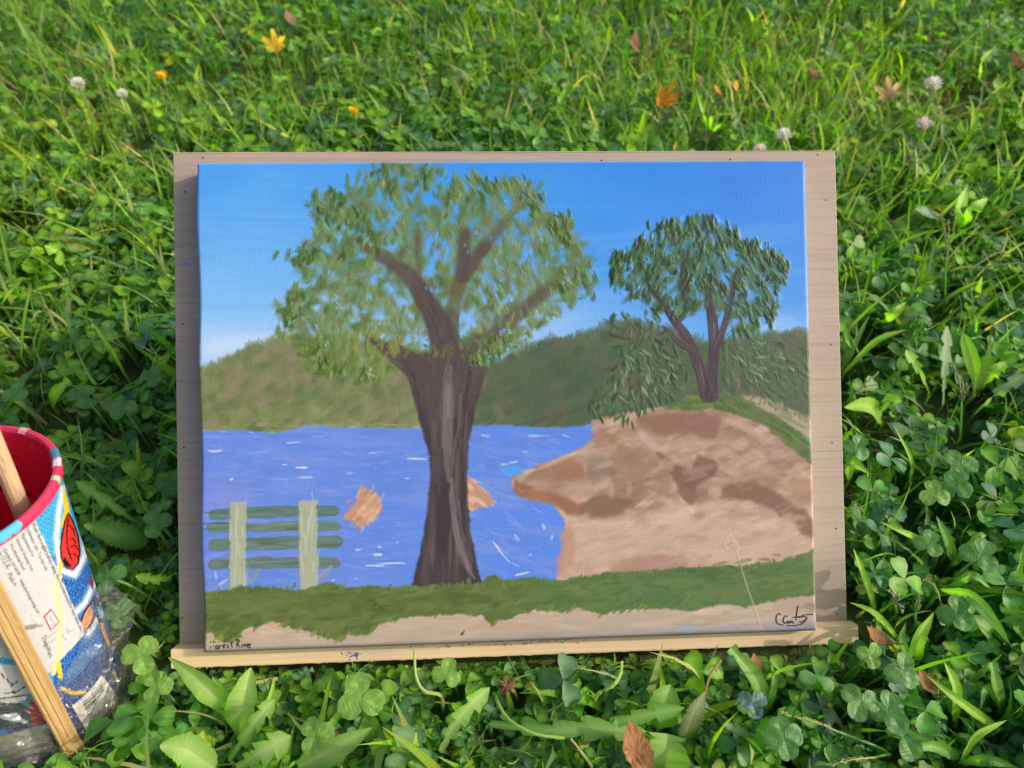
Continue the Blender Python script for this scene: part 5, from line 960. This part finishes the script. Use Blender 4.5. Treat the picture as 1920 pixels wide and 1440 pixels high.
fallen_leaf('tiny yellow leaf scrap beside the small tan leaf',1380,160,.052,.016,(.62,.40,.03),'oval',.3,.9,.3,.5)
fallen_leaf('dull brown leaf half sunk in grass at the top right of centre',1190,80,.046,.030,(.24,.14,.09),'oval',.4,.9,.2,1.0)
fallen_leaf('dull brown leaf half sunk in grass right of the yellow maple leaf',544,36,.046,.030,(.22,.14,.09),'oval',.9,.7,.2,.9)
fallen_leaf('rusty brown dead leaf lying at the bottom edge below the ledge',1190,1408,.034,.036,(.30,.15,.07),'oval',.5,.35,.35,1.5,spots=(.20,.08,.03))
fallen_leaf('dry brown leaf scrap right of the lower right board corner',1640,1196,.030,.022,(.26,.13,.05),'oval',1.2,.3,.3,1.8)
fallen_leaf('dry brown leaf scrap in the clover of the lower right lawn',1736,1282,.028,.024,(.24,.12,.05),'oval',1.0,.3,.2,1.6)
fallen_leaf('dead brown leaf in shade under the ledge below the signature',1416,1245,.024,.016,(.28,.16,.07),'oval',.5,.5,.2,1.3)
fallen_leaf('brown leaf fragment under the lobed dandelion at the bottom left',620,1395,.018,.028,(.20,.10,.05),'oval',1.2,.3,.2,1.0)
# dead clover head
c = at(950,1284,.034); o = empty('dead_clover_tuft',c,'shrivelled brown clover head below the middle of the ledge','flower'); r = np.random.default_rng(4); mb = MB()
for k in range(80):
    d = r.normal(size=3); d[2] = abs(d[2])*.4-.5; d /= np.linalg.norm(d); e = d*r.uniform(.002,.006); s = np.cross(d,[0,0,1])*.0006; mb.add([-s,s,e+s*.6,e-s*.6],[(0,1,2,3)],np.array((.22,.12,.06))*r.uniform(.5,1.3))
mb.build('florets',M_DRY,o); mb = MB(); mb.tube([[0,0,0],[.004,.002,-.015],[.006,.004,-.034]],.0009,5,(.3,.28,.12)); mb.build('stem',M_DRY,o)
# dry stalks below the ledge
def stalk(label, pts, r0, col, cat='dry stalk'):
    P = wp(pts); org = np.array([P[0][0],P[0][1],0]); o = empty('stalk',org,label,cat); mb = MB(); mb.tube(cr(np.vstack([[P[0][0],P[0][1],0],P]),14)-org,np.linspace(r0,r0*.7,14),6,col); mb.build('stem',M_LEAF,o)
stalk('pale bent stalk standing up against the ledge left of centre',[(826,1304,22),(796,1296,28),(780,1268,32),(777,1218,40)],.0011,(.34,.36,.14))
stalk('long pale curved runner in front of the dandelion below the ledge',[(926,1300,10),(950,1345,30),(1000,1375,34),(1058,1384,32)],.0011,(.30,.36,.12))
stalk('pale curved stalk right of centre below the ledge',[(1120,1302,22),(1150,1285,30),(1164,1262,30),(1166,1240,30)],.0012,(.34,.38,.12))
stalk('brown dry twig forking below the right half of the ledge',[(1316,1320,18),(1326,1282,32),(1336,1258,36),(1352,1238,38)],.0009,(.34,.22,.12))
stalk('dry brown stem leaning across the grass at the bottom right of centre',[(1110,1440,20),(1090,1410,28),(1070,1385,30)],.0009,(.42,.34,.2))
# --- clover sprigs big enough to single out
def sprig(label, px, py, z, size, hue=(.08,.17,.05), n=3, tiltv=(0,-.25,1), paint=None):
    c = at(px,py,z); r = np.random.default_rng(int(px*7+py)); org = np.array([c[0]+r.normal(0,.006),c[1]+.004+r.normal(0,.004),0]); o = empty('clover_sprig',org,label,'clover'); Z = np.array(tiltv,float)+r.normal(0,.12,3); Z /= np.linalg.norm(Z); X = np.cross([0,1,0],Z); X /= np.linalg.norm(X); Y = np.cross(Z,X); a0 = r.uniform(0,6.28)
    mb = MB(); mb.tube(cr([[0,0,0],(c-org)*[.4,.4,.6],c-org],7),.0008,5,(.16,.26,.09)); mb.build('stem',M_CLOVER,o)
    for k in range(n):
        a = a0+k*2*math.pi/n+r.normal(0,.1); xs = np.linspace(0,1,9); mbl = MB(); V = []; K = []; F = []; fo = r.uniform(.05,.3); dr = r.uniform(0,.25)
        for i,x in enumerate(xs):
            w_ = .52*math.sin(math.pi*min(.97,.03+.80*x**.9))**.8*(1 if x < .99 else .55); 
            for j,y in enumerate((-w_,-.5*w_,0,.5*w_,w_)):
                xx = x-(.07 if j == 2 and i == 8 else 0); v_ = np.array([xx,y,fo*abs(y)-dr*xx*xx+.02*math.sin(9*xx+y*8)])*size; v2 = np.array([v_[0]*math.cos(a)-v_[1]*math.sin(a),v_[0]*math.sin(a)+v_[1]*math.cos(a),v_[2]]); V.append(c-org+X*v2[0]+Y*v2[1]+Z*v2[2])
                chev = 1.28 if abs(x-.5-.25*abs(y)*2) < .07 else 1.0; cc = np.array(hue)*chev*(1.15 if j == 2 else 1.)*r.uniform(.99,1.01); K.append(cc if paint is None or r.random() > .2 else np.array(paint))
        for i in range(8):
            for j in range(4): F.append((i*5+j,i*5+j+1,(i+1)*5+j+1,(i+1)*5+j))
        mbl.add(V,F,K); mbl.build('leaflet',M_CLOVER,o)
dk = (.07,.16,.045); bl = (.085,.185,.05); br_ = (.14,.24,.05)
for a in [('large clover sprig in front of the ledge, left of the dead clover tuft',677,1308,.036,.017,br_),('clover sprig with rounded leaflets right of the plantain at the bottom',592,1378,.034,.013,br_),('small bright clover sprig just under the middle of the ledge',838,1262,.032,.011,br_),('dark four-leaved clover in the lower right foreground left of the seed spike',1470,1384,.036,.014,dk,4),('clover smeared with blue paint below the signature',1412,1318,.026,.011,(.06,.12,.09),3,(0,-.25,1),(.14,.26,.44)),('dark clover sprig level with the ledge end, low in the right foreground',1614,1316,.034,.014,bl),('dark clover sprig right of its twin in the lower right foreground',1664,1330,.032,.013,bl),('curled clover sprig under the right end of the ledge',1632,1228,.034,.010,br_),('flat clover sprig held high right of the ledge end',1693,1258,.042,.013,bl),('pair-leaved dark clover near the bottom of the right foreground',1694,1380,.034,.016,dk,2),('clover sprig right of the cup foot by the ledge',264,1228,.040,.014,br_),('small clover sprig right of the plastic film',292,1286,.034,.012,br_),('round-leaved clover right of the cup, below the toothed leaf',204,1082,.040,.013,dk),('dark clover between the cup and the board edge',292,980,.044,.013,bl),('clover beside the left board edge level with the painted water',316,905,.040,.012,dk),('large bright clover sprig right of the board level with the painted bench',1790,912,.046,.014,bl),('bright clover sprig right of the board level with the painted rock top',1752,926,.044,.013,br_),('broad pale clover sprig at the right below the dandelion',1800,872,.046,.015,bl),('clover sprig touching the right board edge level with the green brow',1606,838,.042,.013,bl),('clover cluster left of the board level with the far shore',152,742,.046,.013,dk),('clover sprig in the shade left of the board, above the cup rim',228,764,.044,.013,bl),('clover sprig at the left edge above the cup',30,736,.046,.013,bl),('bright clover sprig near the top left board corner',200,620,.048,.012,br_),('clover sprig close to the left board edge, mid height',282,706,.044,.012,bl),('clover sprig right of the grass shoot at the board foot',1742,1018,.042,.012,bl),('double clover sprig near the right edge level with the ledge',1838,1040,.044,.015,bl),('pale clover sprig right of the bent grass stem',1794,1150,.040,.014,dk),('clover sprig in the shadow left of the ledge end',222,1150,.036,.012,dk)]:
    a = list(a); a[4] *= .76; sprig(*a)
# ---------------------------------------------------------------- ground cover
CL = [(.078,.180,.036),(.095,.210,.034),(.056,.130,.040),(.135,.255,.018),(.075,.155,.078),(.12,.23,.025)]
GR = [(.110,.230,.020),(.150,.280,.022),(.080,.185,.026),(.200,.320,.026),(.095,.190,.070),(.30,.30,.13),(.20,.26,.08)]
_a = uvw(0,-.0103,-.006)-CO; _b = uvw(.36,-.0103,-.006)-CO; SIGHT = np.cross(_a,_b); SIGHT /= np.linalg.norm(SIGHT); SIGHT = SIGHT if SIGHT@E2 > 0 else -SIGHT
def keep_clear(P, rad_=.0):                            # False where a leaf would run into the board, canvas, cup or stick
    q = P-BO; u,v,w_ = q@E1,q@E2,q@E3; ok = ~((u > -.023) & (u < .387) & (v > -.013) & (v < .292) & (w_ > -.031) & (w_ < .003))
    under = (u > -.03) & (u < .395) & (v > -.3) & (v < .28) & (w_ < -.02) & (v*E2[2]+w_*E3[2]+BO[2] < .2)
    c = P-CB; t = c@AX; r_ = np.linalg.norm(c-t[...,None]*AX,axis=-1); ok &= ~((t > -.02) & (t < HC+.01) & (r_ < rad_at(np.clip(t,0,HC))+.010+rad_))
    # nothing tall pressed up against the front of the ledge
    ok &= ~((u > -.013) & (u < .376) & (w_ > -.012) & ((P-CO)@SIGHT > .006))
    return ok
CELL = 10; OCC = np.full((160,212),9e9)               # room left round the single plants so that the cover does not bury them
def note_things():
    for o in bpy.data.objects:
        if o.type == 'MESH' and o.parent and o.parent.name.split('.')[0] in SINGLE:
            n = len(o.data.vertices); c = np.empty(n*3,np.float32); o.data.vertices.foreach_get('co',c); P = c.reshape(-1,3)+np.array(o.parent.location); e = np.array([q.vertices[:] for q in o.data.edges]) if n < 4000 else np.zeros((0,2),int)
            if len(e): P = np.concatenate([P]+[P[e[:,0]]*(1-t)+P[e[:,1]]*t for t in (.33,.66)])
            v = toview(P); d = np.linalg.norm(P-CO,axis=1); ix = (v[:,0]//CELL).astype(int)+10; iy = (v[:,1]//CELL).astype(int)+8; k = (ix >= 0) & (ix < 212) & (iy >= 0) & (iy < 160); np.minimum.at(OCC,(iy[k],ix[k]),d[k])
def open_view(V):
    v = toview(V); d = np.linalg.norm(V-CO,axis=-1); ix = np.clip((v[...,0]//CELL).astype(int)+10,0,211); iy = np.clip((v[...,1]//CELL).astype(int)+8,0,159)
    return ~((OCC[iy,ix] < 8e9) & (d < OCC[iy,ix]+.004)).any(1)
SINGLE = {'plantain','dandelion','grass_shoot','mown_leaf','withered_leaf','round_leaf_weed','seed_stalk','clover_flower','yellow_flower','fallen_leaf','dead_clover_tuft','stalk','clover_sprig'}
note_things()
def scatter(name, temps, pos, yaw, scl, tilt, tdir, cols, mat, label, cat, tipk):
    Vs = []; Ts = []; Cs = []; base = 0; which = RNG.integers(0,len(temps),len(pos))
    for k,(tv,tt,tc) in enumerate(temps):
        I = np.nonzero(which == k)[0]
        if len(I) == 0: continue
        cy,sy = np.cos(yaw[I]),np.sin(yaw[I]); Z0 = np.zeros_like(cy); Rz = np.stack([np.stack([cy,-sy,Z0],-1),np.stack([sy,cy,Z0],-1),np.stack([Z0,Z0,Z0+1],-1)],-2)
        a = np.stack([-np.sin(tdir[I]),np.cos(tdir[I]),Z0],-1); ct,stn = np.cos(tilt[I]),np.sin(tilt[I])
        V = np.einsum('nij,vj->nvi',Rz,tv)*scl[I][:,None,None]
        cr = np.cross(a[:,None,:],V); dt = np.einsum('ni,nvi->nv',a,V); V = V*ct[:,None,None]+cr*stn[:,None,None]+a[:,None,:]*dt[...,None]*(1-ct)[:,None,None]
        V = V+pos[I][:,None,:]; V[...,2] = np.maximum(V[...,2],-.006)
        ok = keep_clear(V).all(1) & open_view(V); V = V[ok]; I = I[ok]
        if len(I) == 0: continue
        n = tv.shape[0]; Vs.append(V.reshape(-1,3)); Ts.append((tt[None]+(np.arange(len(I))*n)[:,None,None]).reshape(-1,3)+base); Cs.append((cols[I][:,None,:]*tc[None]).reshape(-1,3)); base += len(I)*n
    me = fastmesh(name,np.concatenate(Vs),np.concatenate(Ts),np.clip(np.concatenate(Cs),0,1)); o = mesh_obj(name,me,mat); tag(o,label,cat,None,'stuff'); return o
def leaflet(L, ang, fold, droop, lod, base, tiltz=0.):  # one obovate clover leaflet in a sprig
    if lod == 0:
        xs = [0,.36,.72,.95]; ed = [(.20,.19),(.52,.40),(.84,.43),(1.0,.22)]
        P = [(x,0,0) for x in xs]+[(x,y,fold*y) for x,y in ed]+[(x,-y,fold*y) for x,y in ed]
        T = [(0,1,4),(1,5,4),(1,2,5),(2,6,5),(2,3,6),(3,7,6)]; T += [(a,c+4 if c > 3 else c,b+4 if b > 3 else b) for a,b,c in T]; T = [tuple(x) for x in T]
        C = [1.05,.95,1.5,.95]+[.95,1.15,.9,.95]*2
    else:
        P = [(0,0,0),(.95,0,0),(.4,.36,fold*.36),(.88,.40,fold*.4),(.4,-.36,fold*.36),(.88,-.40,fold*.4)]; T = [(0,1,2),(1,3,2),(0,4,1),(1,4,5)]; C = [1.1,1.1,.95,.95,.95,.95]
    P = np.array(P,float)*L; P[:,2] += -droop*P[:,0]**2/L; ca,sa = math.cos(ang),math.sin(ang); ct,st_ = math.cos(tiltz),math.sin(tiltz)
    P = np.stack([P[:,0]*ct-P[:,2]*st_,P[:,1],P[:,0]*st_+P[:,2]*ct],-1)
    return np.stack([P[:,0]*ca-P[:,1]*sa,P[:,0]*sa+P[:,1]*ca,P[:,2]],-1)+base, np.array(T), np.array(C)
def clover_template(r, lod):
    h = r.uniform(.6,1.25); top = np.array([r.normal(0,.18),r.normal(0,.18),h]); V = []; T = []; C = []; b = 0; a0 = r.uniform(0,6.28); tx,ty = r.normal(0,.28,2)
    for k in range(3):
        P,t,c = leaflet(.36*r.uniform(.85,1.1),a0+k*2.094+r.normal(0,.12),r.uniform(.05,.5),r.uniform(0,.35),lod,np.zeros(3),r.normal(.02,.2))
        P = P@np.array([[1,0,-tx],[0,1,-ty],[tx,ty,1]])+top; V.append(P); T.append(t+b); b += len(P); C.append(np.repeat((c*r.uniform(.9,1.1))[:,None],3,1))
    if lod == 0:
        s = .022; m = top*np.array([.35,.35,.55]); q = np.array([(s,0,0),(-s,0,0),(m[0]+s,m[1],m[2]),(m[0]-s,m[1],m[2]),(top[0]+s*.7,top[1],top[2]),(top[0]-s*.7,top[1],top[2])]); q2 = q[:,[1,0,2]].copy(); q2 = np.array([(0,s,0),(0,-s,0),(m[0],m[1]+s,m[2]),(m[0],m[1]-s,m[2]),(top[0],top[1]+s*.7,top[2]),(top[0],top[1]-s*.7,top[2])])
        for Q in (q,q2): V.append(Q); T.append(np.array([(0,1,2),(1,3,2),(2,3,4),(3,5,4)])+b); b += 6; C.append(np.tile([1.5,1.25,1.1],(6,1)))
    else:
        s = .03; V.append(np.array([(s,0,0),(-s,0,0),top])); T.append(np.array([(0,1,2)])+b); C.append(np.tile([1.4,1.2,1.1],(3,1)))
    return np.concatenate(V),np.concatenate(T),np.concatenate(C)
def blade_template(r, broad):
    n = 5 if broad else 5; L = 1.; lean = r.uniform(.1,1.1) if broad else r.uniform(.05,.9); bend = r.uniform(.3,1.5); wd = r.uniform(.035,.06) if broad else r.uniform(.012,.024)
    p = np.zeros(3); pts = []; ang = lean*.5
    for i in range(n+1): pts.append(p.copy()); p = p+np.array([math.sin(ang),0,math.cos(ang)])*L/n; ang += bend/n
    V = []; T = []; C = []; tw = r.normal(0,.5)
    for i,q in enumerate(pts):
        s = i/n; w_ = wd*(1-s**2.2)*(1 if s > .12 else .6)+.001; sx = math.sin(tw*s)*w_; sy = math.cos(tw*s)*w_; f = w_*.35 if broad else 0; sh = 1.1-.25*s+(.25 if i == 0 else 0)
        if broad: V += [q+[sx,sy,f],q,q+[-sx,-sy,f]]; C += [(sh,sh,sh),(sh*1.18,sh*1.12,sh),(sh,sh,sh)]
        else: V += [q+[sx,sy,0],q-[sx,sy,0]]; C += [(sh,sh,sh)]*2
    k = 3 if broad else 2
    for i in range(n):
        for j in range(k-1): a = i*k+j; T += [(a,a+1,a+k),(a+1,a+k+1,a+k)]
    return np.array(V),np.array(T),np.array(C)
def field(x, y, s, seed):
    r = np.random.default_rng(seed); o = 0
    for k in range(6): a = r.uniform(0,6.28); f = s*r.uniform(.6,1.8); o = o+np.sin((x*math.cos(a)+y*math.sin(a))*f+r.uniform(0,6.28))
    return o/6
def place(n, xr, yr, keep=None):
    x = RNG.uniform(*xr,n); y = RNG.uniform(*yr,n); k = np.ones(n,bool) if keep is None else keep(x,y); x,y = x[k],y[k]; return np.stack([x,y,gz(x,y)],-1)
def pal(p, n, cl, j=.12, yellow=0.):
    c = np.array(cl)[RNG.integers(0,len(cl),n)]*(1+RNG.normal(0,j,(n,1)))*(1+RNG.normal(0,j*.4,(n,3))); f = field(p[:,0],p[:,1],6,4)[:,None]; k = RNG.random(n) < .05; c[k] *= np.array([2.0,1.25,.7]); return c*(1+np.array([.35,.12,-.1])*f)
rt = np.random.default_rng(21)
TC0 = [clover_template(rt,0) for _ in range(18)]; TC1 = [clover_template(rt,1) for _ in range(12)]; TB = [blade_template(rt,True) for _ in range(16)]; TN = [blade_template(rt,False) for _ in range(20)]
far = lambda x,y: ~((abs(x) < .62) & (y > .02) & (y < .80))
def do(name, T, p, lo, hi, tl, cl, mat, label, cat):
    n = len(p); s = RNG.uniform(lo,hi,n)*(1+.18*field(p[:,0],p[:,1],14,9)); scatter(name,T,p,RNG.uniform(0,6.283,n),s,np.abs(RNG.normal(0,tl,n)),RNG.uniform(0,6.283,n),pal(p,n,cl),mat,label,cat,0)
g0 = lambda x,y: field(x,y,9,3)+.15*(x*0+1) > RNG.uniform(-.7,.5,len(x))
g1 = lambda x,y: field(x,y,9,3)+.1 < RNG.uniform(-.3,.9,len(x))
do('clover_cover',TC0,place(12500,(-.62,.62),(.02,.80),g0),.022,.038,.18,CL,M_CLOVER,'low three-leaved clover covering the lawn round the board','clover')
do('clover_cover',TC0,place(9500,(-.62,.62),(.02,.80)),.012,.026,.2,CL,M_CLOVER,'small clover leaves close to the soil round the board','clover')
do('clover_cover',TC1,place(26000,(-1.3,1.3),(-.2,1.85),lambda x,y: far(x,y)&g0(x,y)),.021,.038,.2,CL,M_CLOVER,'clover covering the lawn farther off','clover')
do('lawn_grass',TB,place(4600,(-.62,.62),(.02,.80),g1),.038,.074,.38,GR,M_LEAF,'broad grass blades growing through the clover round the board','grass')
do('lawn_grass',TB,place(19000,(-1.3,1.3),(-.2,1.85),lambda x,y: far(x,y)&g1(x,y)),.030,.068,.4,GR,M_LEAF,'broad grass blades of the lawn farther off','grass')
do('lawn_grass',TN,place(6500,(-.62,.62),(.02,.80)),.040,.085,.4,GR,M_LEAF,'fine grass blades growing through the clover round the board','grass')
do('lawn_grass',TN,place(26000,(-1.3,1.3),(-.2,1.85),far),.034,.08,.45,GR,M_LEAF,'fine grass blades of the lawn farther off','grass')
do('clover_cover',TC0,place(6500,(-.30,.36),(.10,.25)),.008,.020,.25,CL,M_CLOVER,'tiny clover leaves in the shade under the ledge','clover')
do('lawn_grass',TB,place(2200,(-.30,.36),(.10,.25)),.016,.036,.5,GR,M_LEAF,'short grass blades in the shade under the ledge','grass')
ST = [(.42,.36,.18),(.36,.33,.16),(.30,.24,.12)]
do('lawn_grass',TN,place(900,(-.62,.62),(.02,.80)),.035,.07,.8,ST,M_DRY,'dry straw coloured grass strands among the clover round the board','grass')
do('lawn_grass',TN,place(3600,(-1.3,1.3),(-.2,1.85),far),.035,.08,.7,ST,M_DRY,'dry straw coloured grass strands farther off','grass')
